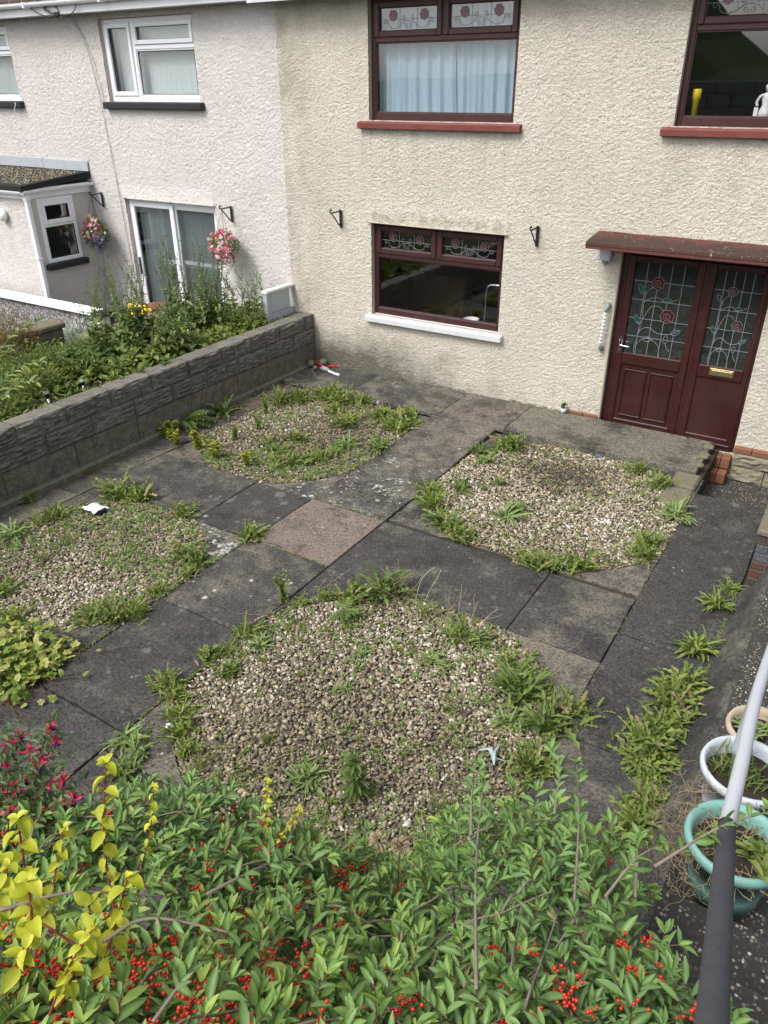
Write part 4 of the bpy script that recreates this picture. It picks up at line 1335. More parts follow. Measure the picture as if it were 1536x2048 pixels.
def gravel(nm, n, size, proto, mat, label):
    cx, cy, hx, hy, rx, ry = BEDS[nm]
    x = nrng.uniform(cx - hx, cx + hx, n * 2); y = nrng.uniform(cy - hy, cy + hy, n * 2)
    ok = in_bed(nm, x, y, -.008)
    x, y = x[ok][:n], y[ok][:n]
    n = len(x)
    z = -.018 + .012 * vn(x, y, 1.6, 3) + nrng.random(n) * .014
    sz = size * nrng.lognormal(0, .28, n)
    S = np.stack([sz * nrng.uniform(1.0, 1.65, n), sz * nrng.uniform(.75, 1.15, n), sz * nrng.uniform(.38, .65, n)], -1)
    A = nrng.uniform(0, 2 * PI, n); T1 = nrng.normal(0, .45, n); T2 = nrng.normal(0, .45, n)
    pv, pf = proto
    jit = 1 + nrng.normal(0, .09, (n, len(pv), 1))
    P = pv[None] * S[:, None, :] * jit
    def rot(P, ang, i, j):
        c, s_ = np.cos(ang)[:, None], np.sin(ang)[:, None]
        a, b = P[..., i] * c - P[..., j] * s_, P[..., i] * s_ + P[..., j] * c
        P[..., i], P[..., j] = a, b
    rot(P, T1, 1, 2); rot(P, T2, 0, 2); rot(P, A, 0, 1)
    P += np.stack([x, y, z], -1)[:, None, :]
    F = (pf[None] + (np.arange(n) * len(pv))[:, None, None]).reshape(-1, 3)
    # patches where the stones are dirtier
    pr = np.clip(nrng.random(n) * .95 + (vn(x, y, 1.1, 8) - .5) * .35, 0, 1)
    if nm == 'right':                                   # brown peaty patch in the stones by the house side
        pr = np.clip(pr - 1.0 * np.exp(-(((x - 5.15) / .45) ** 2 + ((y + 1.75) / .35) ** 2)) * vn(x, y, 9, 5), 0, 1)
    o = link('gravel', np_mesh('gravel', P.reshape(-1, 3), F, [mat], True, np.repeat(pr, len(pv))))
    kind(o, 'stuff'); o['label'] = label
p8 = proto_pebble(5, 3); p6 = proto_pebble(4, 3)
bedding = simple('gravel_bedding', (0.135, 0.115, 0.08), 0.95, 0.1, 0.7, 70, 0.9)
for nm, (cx, cy, hx, hy, rx, ry) in BEDS.items():
    s = MB(); s.add([(cx + max(-hx, min(hx, rx * math.cos(2 * PI * k / 48))), cy + max(-hy, min(hy, ry * math.sin(2 * PI * k / 48))), -.022) for k in range(48)], [tuple(range(48))])
    kind(s.build('gravel_bedding', bedding), 'structure')
gravel('near', 17500, .0115, p8, MT['pebble'], 'coarse tan and grey gravel in the nearest round bed')
gravel('right', 14500, .0118, p6, MT['pebble_light'], 'pale buff gravel in the round bed before the front door')
gravel('left', 11000, .0118, p6, MT['pebble_light'], 'weedy gravel in the left round bed')
gravel('back', 11000, .0118, p6, MT['pebble'], 'overgrown gravel in the round bed under the kitchen window')

# concrete fillet along the right hand path
s = MB()
n = 60
vs, fs = [], []
for i in range(n + 1):
    y = lerp(-3.12, -7.9, i / n)
    w = lambda k: .012 * mnoise.noise(Vector((y * 3.1, k * 4.0, 0)))
    top = .30 + .03 * mnoise.noise(Vector((y * 1.3, 0, 5)))
    prof = [(7.215 + w(0), .002), (7.25 + w(1), .035 + w(2)), (7.32 + w(3), .14 + w(4)), (7.375 + w(5), top - .03), (7.41, top), (7.44, top - .004)]
    vs += [(a, y, b) for a, b in prof]
for i in range(n):
    for k in range(5):
        a = i * 6 + k
        fs.append((a, a + 6, a + 7, a + 1))
s.add(vs, fs)
fil = s.build('kerb_fillet', MT['concrete'], None, True); fil.color = (.07, .0, .0, 0); kind(fil, 'structure')

# steps up to the street with exposed aggregate
steps = thing('garden_steps', 'dark exposed aggregate steps climbing along the right edge behind the handrail', 'steps', (8.2, -7, 0))
s = MB(); s.box(7.43, 9.0, -5.60, -3.1, -.6, .31, .01); s.build('tread', MT['aggregate'], steps)
for i in range(12):
    y1 = -5.603 - i * .335
    s = MB(); s.box(7.425, 9.0, y1 - .333, y1, -.6, .44 + i * .165, .012); s.build('tread', MT['aggregate'], steps)
# brick pier wall by the path's far end
pier = thing('brick_pier', 'short sooty brick pier with a pale coping at the right edge', 'pier', (7.5, -2.2, 0))
cols = [MT['bluebrick'], MT['dirtybrick'], MT['redbrick'], MT['dirtybrick'], MT['bluebrick'], MT['redbrick'], MT['dirtybrick']]
for r_ in range(7):
    za = .005 + r_ * .082
    xs_ = [7.262, 7.475, 7.69] if r_ % 2 == 0 else [7.262, 7.365, 7.58, 7.69]
    for a, b in zip(xs_[:-1], xs_[1:]):
        s = MB(); s.box(a + .004, b - .004, -3.08, -2.98, za, za + .072, .006); s.build('brick', cols[(r_ + int(a * 10)) % 7] if r_ % 2 else cols[r_], pier)
    ys_ = [-2.975 + .22 * k for k in range(10)]
    for a in ys_:
        s = MB(); s.box(7.262, 7.36, a, a + .212, za, za + .072, .006); s.build('brick', cols[(r_ * 3 + int(a * 7)) % 7], pier)
s = MB(); s.box(7.272, 7.68, -3.07, -.8, -.4, .575); s.build('core', MT['mortar'], pier)
for k in range(3):
    s = MB(); s.box(7.245, 7.72, -3.10 + k * .78, -3.10 + k * .78 + .772, .582, .64, .014); s.build('coping', MT['capstone'], pier)

# street behind the viewer (only seen mirrored in the panes)
s = MB()
def T(u, v):
    if v > 2.1: return -.06
    if v > 1.0: return lerp(-.06, 1.65, min(1, (2.1 - v) / 1.0))
    return lerp(1.72, 2.22, min(1, max(0, (1.0 - v) / 1.0)))
def UV(u, v):
    return (CAM.x + u * .847 - v * .5316, CAM.y + u * .5316 + v * .847)
nu, nv_ = 50, 24
vs, fs = [], []
for i in range(nu + 1):
    for j in range(nv_ + 1):
        u = lerp(-6.5, -.02, i / nu); v = lerp(-.9, 2.4, j / nv_)
        x, y = UV(u, v)
        vs.append((x, y, T(u, v) + .05 * mnoise.noise(Vector((x * 2, y * 2, 0)))))
for i in range(nu):
    for j in range(nv_):
        a = i * (nv_ + 1) + j
        fs.append((a, a + nv_ + 1, a + nv_ + 2, a + 1))
s.add(vs, fs)
kind(s.build('bank', MT['soil'], None, True), 'structure')
s = MB(); s.box(-20, 30, -17.5, -10.4, 1.2, 2.15)
kind(s.build('road', MT['asphalt']), 'structure')
sw = thing('street_wall', 'rough stone wall across the street that shows mirrored in the windows', 'wall', (5, -17.6, 2))
for r_ in range(5):
    x = -8 - rng.random()
    while x < 20:
        w = rng.uniform(.45, 1.1)
        s = MB(); s.box(x, x + w - .02, -17.9, -17.5 + rng.uniform(-.04, .04), 2.15 + r_ * .36, 2.15 + r_ * .36 + .34, .04); s.build('stone', MT['streetstone'], sw)
        x += w
s = MB()
vs, fs = [], []
for i in range(41):
    x = lerp(-70, 80, i / 40)
    h = 4.6 + 9 * math.exp(-((x + 17) / 7.5) ** 2) + 1.0 * mnoise.noise(Vector((i * .4, 0, 0)))
    vs += [(x, -70, 0), (x, -80, h * .6), (x, -88, h)]
for i in range(40):
    for k in range(2):
        a = i * 3 + k
        fs.append((a, a + 3, a + 4, a + 1))
s.add(vs, fs)
kind(s.build('hills', MT['hill']), 'structure')

# ------------------------------------------------------------------ brackets, baskets, small fittings
def bracket(name, label, x, zt, drop=.22, out=.25, hang=False):
    t = thing(name, label, 'bracket', (x, 0, zt), 0, 'hanging basket brackets on the house walls')
    s = MB(); s.box(x - .018, x + .018, -.030, -.014, zt - drop, zt + .02, .003); s.build('back_plate', MT['iron'], t)
    s = MB()
    s.tube([(x, -.02, zt), (x, -out, zt)], .010, 6)
    hook = [(x, -out, zt)] + [(x, -out - .022 * math.sin(a), zt + .022 - .022 * math.cos(a)) for a in np.linspace(.3, 4.6, 10)]
    s.tube(hook, .009, 6)
    s.build('arm', MT['iron'], t)
    s = MB(); s.tube(spline([(x, -.022, zt - drop + .02), (x, -.06, zt - drop * .82), (x, -.15, zt - drop * .40), (x, -out + .02, zt - .01)]), .009, 6)
    s.tube([(x, -.05 - .018 * math.sin(a), zt - drop + .05 + .018 * math.cos(a)) for a in np.linspace(0, 5, 9)], .004, 5)
    s.build('brace', MT['iron'], t)
bracket('wall_bracket', 'black iron basket bracket left of the kitchen window, empty', .965, 2.33)
bracket('wall_bracket', 'black iron basket bracket between kitchen window and red canopy, empty', 3.90, 2.34)
bracket('wall_bracket', 'black iron bracket holding the purple flower basket by the porch', -4.0, 2.28)
bracket('wall_bracket', 'black iron bracket holding the pink flower basket by the patio door', -1.08, 2.25)
def petal_flower(mb, c, r_, n=5):
    c = Vector(c)
    d = Vector((rng.gauss(0, .5) + .3, -1, rng.gauss(.5, .5))).normalized()
    u = d.orthogonal().normalized(); w = d.cross(u)
    vs = [c + d * .004]
    for k in range(n * 2):
        a = PI * k / n
        q = r_ * (1 if k % 2 == 0 else .72)
        vs.append(c + (u * math.cos(a) + w * math.sin(a)) * q + d * .006 * (k % 2))
    mb.add(vs, [(0, 1 + k, 1 + (k + 1) % (n * 2)) for k in range(n * 2)])
def basket(label, x, y, zc, rx, rz, zt, fmat, trail=None, nflo=110):
    t = thing('hanging_basket', label, 'hanging basket', (x, y, zc), 0, 'hanging flower baskets on the pink house')
    s = MB()
    for k in range(3):
        a = 2 * PI * k / 3
        s.tube([(x, -.25, zt), (x + .12 * math.cos(a), y + .12 * math.sin(a), zc + rz * .6)], .003, 4)
    s.build('chain', MT['iron'], t)
    s = MB()
    for k in range(900):
        d = Vector((rng.gauss(0, 1), rng.gauss(0, 1), rng.gauss(0, 1))).normalized()
        q = rng.uniform(.65, 1.0) * (1 + .3 * mnoise.noise(d * 2.2 + Vector((x, 0, 0))))
        p = (x + d.x * rx * q, y + d.y * rx * q * .8, zc + d.z * rz * q)
        s.rnd = rng.random()
        s.blade(p, math.atan2(d.y, d.x) + rng.gauss(0, .5), rng.uniform(-.6, .8), rng.uniform(.03, .06), .022, .6, 2)
    s.build('foliage', MT['weed_dark'], t)
    for k in range(nflo):
        d = Vector((rng.gauss(.2, 1), -abs(rng.gauss(0, 1)), rng.gauss(.15, 1))).normalized()
        s = MB(); petal_flower(s, (0, 0, 0), rng.uniform(.016, .036))
        top = d.z
        s.r = [min(1, max(0, (rng.uniform(.0, .3) if top < -.1 else rng.uniform(.35, 1.0))) if trail is None else rng.uniform(0, 1))] * len(s.v)
        ob = s.build('flower', fmat, t)
        kk = 1 + .3 * mnoise.noise(d * 2.2 + Vector((x, 0, 0)))
        ob.location = (d.x * rx * 1.02 * kk, d.y * rx * .85 * kk, d.z * rz * 1.02 * kk)
    if trail:
        s = MB()
        for k in range(26):
            a = rng.uniform(0, 2 * PI)
            p = Vector((x + rx * .7 * math.cos(a), y + rx * .6 * math.sin(a), zc))
            pts = [p]
            for j in range(5):
                p = p + Vector((rng.gauss(0, .02), rng.gauss(-.005, .01), -rng.uniform(.04, .09)))
                pts.append(p)
                s.rnd = rng.random(); s.blade(p, rng.uniform(0, 6.28), -.5, .035, .018, .5, 2)
            s.tube(pts, .002, 3)
        s.build('trailing_stems', MT['weed_dark'], t)
basket('oval hanging basket of purple, white and yellow pansies beside the porch', -3.99, -.28, 1.66, .22, .29, 2.27, MT['petal'], None, 130)
basket('hanging basket of pink and white flowers with trailing stems beside the patio door', -1.06, -.28, 1.72, .24, .23, 2.24, MT['pink_petal'], True, 110)
# ribbed grab rail left of the door
t = thing('grab_rail', 'white ribbed grab rail with grey ends upright beside the front door', 'grab rail', (4.87, -.05, 1.27))
s = MB()
for k in range(9):
    za = 1.065 + k * .044
    s.tube([(4.868 + .0018 * k, -.07, za), (4.868 + .0018 * (k + 1), -.07, za + .028)], .020, 10)
s.build('ribbed_grip', MT['whitepaint'], t, False)
s = MB(); s.tube([(4.868, -.07, 1.05), (4.885, -.07, 1.47)], .012, 8); s.build('core_bar', MT['rubber'], t, True)
for za, sg in ((1.04, -1), (1.475, 1)):
    s = MB(); xx = 4.868 if sg < 0 else 4.885
    s.tube([(xx, -.07, za - .02 * sg), (xx, -.065, za + .015 * sg), (xx + .004, -.04, za + .045 * sg), (xx + .006, -.013, za + .06 * sg)], [.017, .022, .030, .034], 10)
    s.build('end_cap', MT['greyrail'], t, True)
t = tag(MB().box(4.72, 4.86, -.11, -.016, 2.05, 2.20, .012).build('outdoor_light', MT['potwhite']), 'small white box light under the left end of the red canopy', 'light')
s = MB(); s.blob((4.79, -.065, 2.05), (.045, .035, .05), 3, 10, 6, .02); s.build('sensor', MT['greyrail'], t, True)
# kitchen tap and sink
t = thing('kitchen_tap', 'chrome swan neck tap inside the kitchen window', 'tap', (3.12, .30, 1.0))
s = MB(); s.tube(spline([(3.12, .30, .90), (3.12, .30, 1.30), (3.125, .30, 1.44), (3.17, .30, 1.50), (3.28, .30, 1.51), (3.40, .30, 1.50), (3.42, .30, 1.45)]), .016, 10); s.build('spout', MT['chrome'], t, True)
s = MB(); s.tube([(3.12, .30, .86), (3.12, .30, .95)], .03, 12); s.build('tap_base', MT['chrome'], t, True)
s = MB(); s.box(2.75, 3.9, .17, .75, .87, .93, .02); tag(s.build('kitchen_sink', MT['chrome']), 'steel sink top inside the kitchen window', 'sink')
s = MB(); s.lathe([(.0, .0), (.06, .0), (.10, .05), (.11, .09), (.10, .09), (.085, .05), (.0, .02)], (2.93, .27, .935), 16); tag(s.build('white_bowl', MT['porcelain'], None, True), 'white bowl on the sink inside the kitchen window', 'bowl')
s = MB(); s.box(.4, 2.4, 1.1, 1.5, .5, 1.35, .02); tag(s.build('kitchen_unit', MT['roomdark']), 'dark brown unit deep inside the kitchen', 'cupboard')
# window sill things upstairs
t = thing('yellow_torch', 'bright yellow cylinder standing in the window over the door', 'torch', (5.45, .22, 3.5))
s = MB(); s.lathe([(0, 0), (.030, 0), (.033, .16), (.044, .17), (.044, .26), (.036, .262), (0, .262)], (5.45, .22, 3.555), 16); s.build('tube', MT['yellowplastic'], t, True)
t = thing('figurine', 'pale figurine with a white tag in the window over the door', 'figurine', (6.14, .22, 3.5))
s = MB()
s.lathe([(0, 0), (.07, 0), (.065, .06), (.04, .12), (.055, .18), (.045, .22), (.0, .25)], (6.15, .22, 3.55), 12); s.blob((6.15, .21, 3.83), .04, 1, 10, 7, .2); s.tube(spline([(6.19, .20, 3.74), (6.10, .19, 3.76), (6.06, .19, 3.70), (6.07, .19, 3.66)]), .014, 6)
s.build('body', MT['porcelain'], t, True)
s = MB(); s.box(6.045, 6.085, .185, .19, 3.57, 3.65); s.build('tag', MT['whitepaint'], t)

# ------------------------------------------------------------------ handrail and pots by the steps
rail = thing('handrail', 'sloping tube handrail, white painted at the far end, grey foam sleeve at the near end', 'handrail', (7.55, -7.6, 1))
A = Vector((7.588, -8.70, 2.79)); B = Vector((7.556, -7.72, 2.155)); Cc = Vector((7.545, -6.75, 1.92)); D = Vector((7.62, -4.4, 1.30))
dirn = (A - B).normalized()
def foam_pts():
    pts = []
    for i in range(30):
        t = i / 29
        pts.append(B.lerp(A + dirn * .5, t))
    return pts
s = MB()
fp = foam_pts()
s.tube(fp, [.0225 + .0012 * mnoise.noise(Vector((i * .6, 0, 0))) for i in range(len(fp))], 16)
s.build('foam_sleeve', MT['foam'], rail, True)
s = MB(); s.tube(spline([A, B.lerp(A, .15), B, B.lerp(Cc, .3), Cc, Cc.lerp(D, .5), D], 6), .021, 16); s.build('top_rail', MT['railwhite'], rail, True)
s = MB(); s.tube([(7.545, -6.62, 1.42), (7.545, -6.3, 1.33), (7.57, -5.0, .95), (7.60, -4.3, .75)], .026, 12); s.build('lower_rail', MT['greyrail'], rail, True)
for (x, y, zb, zt) in ((7.60, -4.35, .30, 1.30), (7.61, -9.3, 2.2, 3.16)):
    s = MB(); s.tube([(x, y, zb), (x, y, zt)], .02, 12); s.build('post', MT['railwhite'], rail, True)
def pot(name, label, c, r_, h, mat, rimw=.02, soil=True, taper=.72):
    t = thing(name, label, 'plant pot', (c[0], c[1], c[2] - h))
    z = -h
    s = MB()
    s.lathe([(0, z), (r_ * taper, z), (r_ * (taper + .10), z + h * .35), (r_ * .93, -h * .16), (r_ * .95, -.055), (r_ + rimw * .5, -.045), (r_ + rimw * .75, -.02), (r_ + rimw * .4, 0), (r_ - rimw * .2, -.002), (r_ - rimw * .7, -.03), (r_ * .86, -h * .3), (r_ * .8, -h * .5)], c, 40)
    s.build('body', mat, t, True)
    if soil:
        s = MB()
        n = 20; vs = [(c[0], c[1], c[2] - .055)]
        for k in range(n):
            a = 2 * PI * k / n; vs.append((c[0] + (r_ * .9) * math.cos(a), c[1] + r_ * .9 * math.sin(a), c[2] - .075 + rng.uniform(-.01, .01)))
        s.add(vs, [(0, 1 + k, 1 + (k + 1) % n) for k in range(n)]); s.build('soil', MT['soil'], t)
    return t
pot('teal_pot', 'round teal plastic plant pot right beside the foam end of the handrail', (7.617, -7.10, 1.46), .165, .30, MT['teal'], .022)
pot('white_pot', 'big white plastic tub with green tufts beside the handrail', (7.60, -6.42, 1.18), .185, .34, MT['potwhite'], .02)
pot('black_pot', 'black plastic pot with pale rim behind the handrail', (7.86, -6.44, 1.16), .15, .40, MT['potblack'], .016)
pot('terracotta_pot', 'pale terracotta bowl farther down the steps behind the handrail', (7.63, -5.62, .76), .165, .30, MT['terracotta'], .024)
pot('terracotta_pot', 'second terracotta pot half hidden behind the solar lamp', (7.86, -6.0, .90), .14, .26, MT['terracotta'], .022)
t = thing('solar_light', 'chrome and glass solar stake light between the pots on the steps', 'solar light', (7.66, -6.05, .9))
s = MB(); s.lathe([(0, .42), (.03, .42), (.032, .36), (.028, .355)], (7.66, -6.05, .90), 14); s.tube([(7.66, -6.05, .8), (7.66, -6.05, 1.18)], .007, 6); s.build('cap', MT['chrome'], t, True)
s = MB(); s.lathe([(.026, .28), (.027, .355)], (7.66, -6.05, .90), 12); s.build('glass', MT['glass'], t, True)

def solar(label, x, y, z, h, lean):
    t = thing('solar_light', label, 'solar light', (x, y, z), 0, 'solar lights in the weed bed')
    s = MB(); s.tube([(x, y, z - .05), (x + lean, y, z + h * .72)], .010, 6); s.build('stake', MT['chrome'], t, True)
    s = MB(); s.lathe([(0, h * .72), (.022, h * .72), (.028, h * .98)], (x + lean, y, z), 12); s.build('lens', MT['rubber'], t, True)
    s = MB(); s.lathe([(.030, h * .98), (.032, h * 1.10), (.0, h * 1.12)], (x + lean, y, z), 12); s.build('solar_cap', MT['greyrail'], t, True)
solar('solar stake light with dark cap standing at the front of the weed bed', .08, -4.52, .71, .19, -.02)
solar('leaning solar stake light half hidden in the weeds of the raised bed', -.05, -3.98, .71, .15, .03)
solar('solar stake light among the tall stems near the house', -.66, -1.62, .71, .18, 0)

# ------------------------------------------------------------------ things left about
t = thing('secateurs', 'red handled secateurs lying in the corner under the house wall', 'secateurs', (.62, -.2, .07))
s = MB(); s.tube(spline([(.47, -.12, .085), (.55, -.17, .10), (.66, -.20, .085), (.72, -.21, .075)]), .014, 6); s.tube(spline([(.70, -.12, .075), (.78, -.14, .085), (.84, -.11, .09), (.88, -.09, .08)]), .014, 6); s.build('grips', MT['redplastic'], t, True)
s = MB(); s.tube([(.46, -.11, .08), (.40, -.08, .075)], [.012, .002], 6); s.build('blades', MT['greyrail'], t)
t = thing('dish_brush', 'grey and white hand brush lying on the corner slab', 'brush', (.86, -.34, .06))
s = MB(); s.tube([(.70, -.30, .085), (.76, -.31, .095), (.84, -.32, .09), (.90, -.335, .075)], [.018, .042, .036, .016], 10); s.build('head', MT['greyrail'], t, True)
s = MB(); s.tube([(.88, -.335, .08), (1.0, -.36, .07), (1.10, -.375, .068)], [.020, .015, .024], 8); s.build('brush_handle', MT['whitepaint'], t, True)
for k, (x, y, r_, lb) in enumerate(((.60, -.09, .075, 'brown rounded stone against the wall behind the red secateurs'), (.47, -.24, .07, 'mossy round stone at the foot of the block wall corner'), (.62, -.33, .04, 'small dark stone beside the mossy stone in the corner'))):
    s = MB(); s.blob((x, y, .06 + r_ * .6), (r_, r_ * .9, r_ * .75), k + 3, 10, 7, .3); tag(s.build('stone', MT['capstone' if k < 2 else 'block'], None, True), lb, 'stone')
s = MB()
vs, fs = [], []
for i in range(9):
    for j in range(7):
        u, w = i / 8 - .5, j / 6 - .5
        vs.append((1.27 + u * .20 + w * .05, -5.06 + w * .15, .045 + .04 * mnoise.noise(Vector((i * .6, j * .6, 3))) + .04 * math.cos(u * 3) * math.cos(w * 3)))
for i in range(8):
    for j in range(6):
        a = i * 7 + j; fs.append((a, a + 7, a + 8, a + 1))
s.add(vs, fs)
sa = tag(s.build('sachet', MT['sachet'], None, True), 'crumpled white plastic packet with black ends on the left gravel bed', 'packet')
for xx in (1.165, 1.375):
    s = MB(); s.blob((xx, -5.06, .035), (.018, .08, .03), 2, 8, 5, .4); s.build('black_end', MT['potblack'], sa)
s = MB()
for pts in (((6.10, -5.94, .02), (6.17, -5.92, .05), (6.22, -5.95, .035), (6.30, -5.93, .02)), ((6.20, -5.82, .02), (6.21, -5.93, .045), (6.24, -6.0, .02))):
    s.tube(spline(pts, 4), [.003, .006, .009, .006, .011, .014, .017, .009, .005, .004, .003, .003, .002][:len(spline(pts, 4))], 6)
tag(s.build('scrap', MT['paleblue']), 'pale blue scrap of plastic on the nearest gravel bed', 'litter')
for x, y, lb in ((2.35, -1.95, 'tiny blue bottle top on the gravel under the kitchen window'), (5.30, -1.02, 'tiny blue bottle top on the pale gravel before the door')):
    s = MB(); s.blob((x, y, .012), (.022, .018, .012), 1, 8, 5, .2); tag(s.build('bottle_top', MT['bluebit']), lb, 'bottle top')
s = MB(); s.blob((4.19, -6.855, .012), (.038, .03, .018), 6, 12, 8, .15); tag(s.build('white_pebble', MT['porcelain'], None, True), 'single white pebble on the slab left of the nearest gravel bed', 'pebble')
t = thing('seedling_pot', 'tiny plant in a white cup at the wall foot left of the door', 'plant pot', (4.50, -.07, .06))
s = MB(); s.lathe([(0, 0), (.03, 0), (.042, .07), (.036, .07), (0, .05)], (4.50, -.07, .06), 12); s.build('cup', MT['potwhite'], t, True)
s = MB()
for k in range(26):
    s.rnd = rng.random(); s.blade((4.50, -.07, .13 + rng.uniform(-.01, .05)), rng.uniform(0, 6.28), rng.uniform(.1, 1.2), .05, .025, .6, 3)
s.build('leaves', MT['weed_dark'], t)
t = thing('flower_pot', 'flat terracotta planter by the patio door of the pink house', 'plant pot', (-2.6, -.25, .4))
s = MB(); s.box(-2.92, -2.35, -.42, -.16, .42, .60, .02); s.box(-2.95, -2.32, -.45, -.13, .56, .61, .01); s.build('body', MT['tile'], t)
t = thing('yellow_flowers', 'bright yellow flowers beside the terracotta planter', 'flower', (-2.8, -.7, .2))
s = MB()
for k in range(45):
    petal_flower(s, (-2.72 + rng.gauss(0, .12), -.75 + rng.gauss(0, .08), .62 + rng.gauss(0, .04)), .04)
s.build('blooms', MT['yellow_petal'], t)
s = MB()
for k in range(90):
    s.rnd = rng.random(); s.blade((-2.72 + rng.gauss(0, .14), -.75 + rng.gauss(0, .1), rng.uniform(.2, .55)), rng.uniform(0, 6.28), rng.uniform(.2, 1.3), .12, .04, .6, 3)
s.build('leaves', MT['weed'], t)

# ------------------------------------------------------------------ weeds
def toothed(n, depth=.5, pw=.75):
    def f(t):
        k = int(round(t * n))
        return max(.04, math.sin(PI * (0.06 + .88 * t)) ** pw) * (1.0 if k % 2 else 1 - depth)
    return f
def weed_mesh(typ, size, seed):
    g = random.Random(seed)
    size_ = size
    s = MB()
    def put(n, lo, hi, el0, el1, W, curve, segs, prof, jit=.03):
        for k in range(n):
            s.rnd = g.random()
            s.cur = 1 if g.random() < .09 and typ in ('feather', 'grass') else 0
            az = g.uniform(0, 2 * PI)
            L = size * g.uniform(lo, hi)
            s.blade((g.gauss(0, jit) * size * 3, g.gauss(0, jit) * size * 3, -.004), az, g.uniform(el0, el1), L, size * W * g.uniform(.7, 1.2), g.uniform(curve * .5, curve * 1.3), segs, prof, .3, None, g.uniform(-.5, .5))
    if typ == 'feather':
        put(44, .38, .88, .6, 1.5, .17, .75, 8, toothed(8, .74, .6), .08)
        put(26, .35, .68, .05, .7, .17, .5, 8, toothed(8, .74, .6), .08)
    elif typ == 'dandelion':
        put(36, .45, 1.05, .3, 1.3, .17, 1.0, 8, toothed(8, .72, .5), .05)
    elif typ == 'rosette':
        put(50, .25, .88, .1, 1.15, .13, .9, 8, toothed(8, .45, .7), .05)
    elif typ == 'fern':
        for k in range(14):
            az = g.uniform(0, 2 * PI); el = g.uniform(.2, 1.1); L = size * g.uniform(.7, 1.1)
            p = Vector((0, 0, 0)); e = el
            s.rnd = g.random()
            for i in range(8):
                e -= .12
                d = Vector((math.cos(az) * math.cos(e), math.sin(az) * math.cos(e), math.sin(e)))
                p = p + d * L / 8
                for sg in (-1, 1):
                    s.blade(p, az + sg * 1.1, e * .4, L * (.30 if i < 6 else .18), L * .11, .4, 3)
    elif typ == 'grass':
        put(40, .6, 1.1, .7, 1.5, .035, .8, 4, lambda t: 1 - t * .95, .05)
    elif typ == 'dry':
        for k in range(14):
            az = g.uniform(0, 6.28); p = Vector((g.gauss(0, .05), g.gauss(0, .05), 0)); pts = [p]; e = g.uniform(.5, 1.45)
            for i in range(6):
                e += g.uniform(-.3, .2); az += g.gauss(0, .25)
                p = p + Vector((math.cos(az) * math.cos(e), math.sin(az) * math.cos(e), math.sin(e))) * size * g.uniform(.15, .22)
                pts.append(p)
            s.rnd = g.random(); s.tube(pts, .0022, 3, False)
    elif typ == 'spurge':
        for k in range(16):
            az = g.uniform(0, 6.28); q = g.uniform(0, .5) * size; h = size * g.uniform(.4, .8)
            top = Vector((math.cos(az) * q, math.sin(az) * q, h))
            for i in range(14):
                t = g.random(); s.rnd = .25 + t * .7 * g.random()
                s.blade(top * t, g.uniform(0, 6.28), g.uniform(-.1, .8), size * .16, size * .09, .3, 2)
            for i in range(10):
                s.rnd = g.uniform(.5, 1); s.blade(top, g.uniform(0, 6.28), g.uniform(.1, 1.2), size * .13, size * .10, .2, 2)
    elif typ == 'leafy':
        for k in range(5):
            az = g.uniform(0, 6.28); le = g.uniform(.0, .2); H = size * g.uniform(.6, 1.0)
            for i in range(11):
                t = (i + 1) / 11
                p = Vector((math.cos(az) * le * H * t, math.sin(az) * le * H * t, H * t))
                s.rnd = g.random() * .5; s.blade(p, az + i * 2.4, g.uniform(.0, .6), size * .30 * (1.15 - .6 * t), size * .075, .9, 4)
    elif typ == 'sprig':
        for k in range(7):
            az = g.uniform(0, 6.28); H = size * g.uniform(.6, 1.0); pts = []
            for i in range(7):
                t = i / 6; p = Vector((math.cos(az) * .3 * H * t * t, math.sin(az) * .3 * H * t * t, H * t)); pts.append(p)
                for q in range(3):
                    s.rnd = g.random(); s.blade(p, g.uniform(0, 6.28), g.uniform(0, .9), size * .16 * (1.2 - .7 * t), size * .07, .5, 3)
            s.tube(pts, .002, 3, False)
    return s
WM = {'feather': 'weed', 'dandelion': 'weed_dark', 'rosette': 'weed_pale', 'fern': 'weed_dark', 'grass': 'weed', 'dry': 'straw', 'spurge': 'euphorb', 'leafy': 'weed_dark', 'sprig': 'weed'}
WN = {'feather': ('weed_tuft', 'feathery tuft'), 'dandelion': ('dandelion', 'jagged dandelion'), 'rosette': ('weed_rosette', 'pale weed rosette'),
      'fern': ('fern_leaved_weed', 'ferny weed'), 'grass': ('grass_tuft', 'grass tuft'), 'dry': ('dry_weed', 'dead weed'), 'spurge': ('spurge', 'lime spurge'),
      'leafy': ('leafy_weed', 'tall leafy weed'), 'sprig': ('sprig', 'loose upright sprig')}
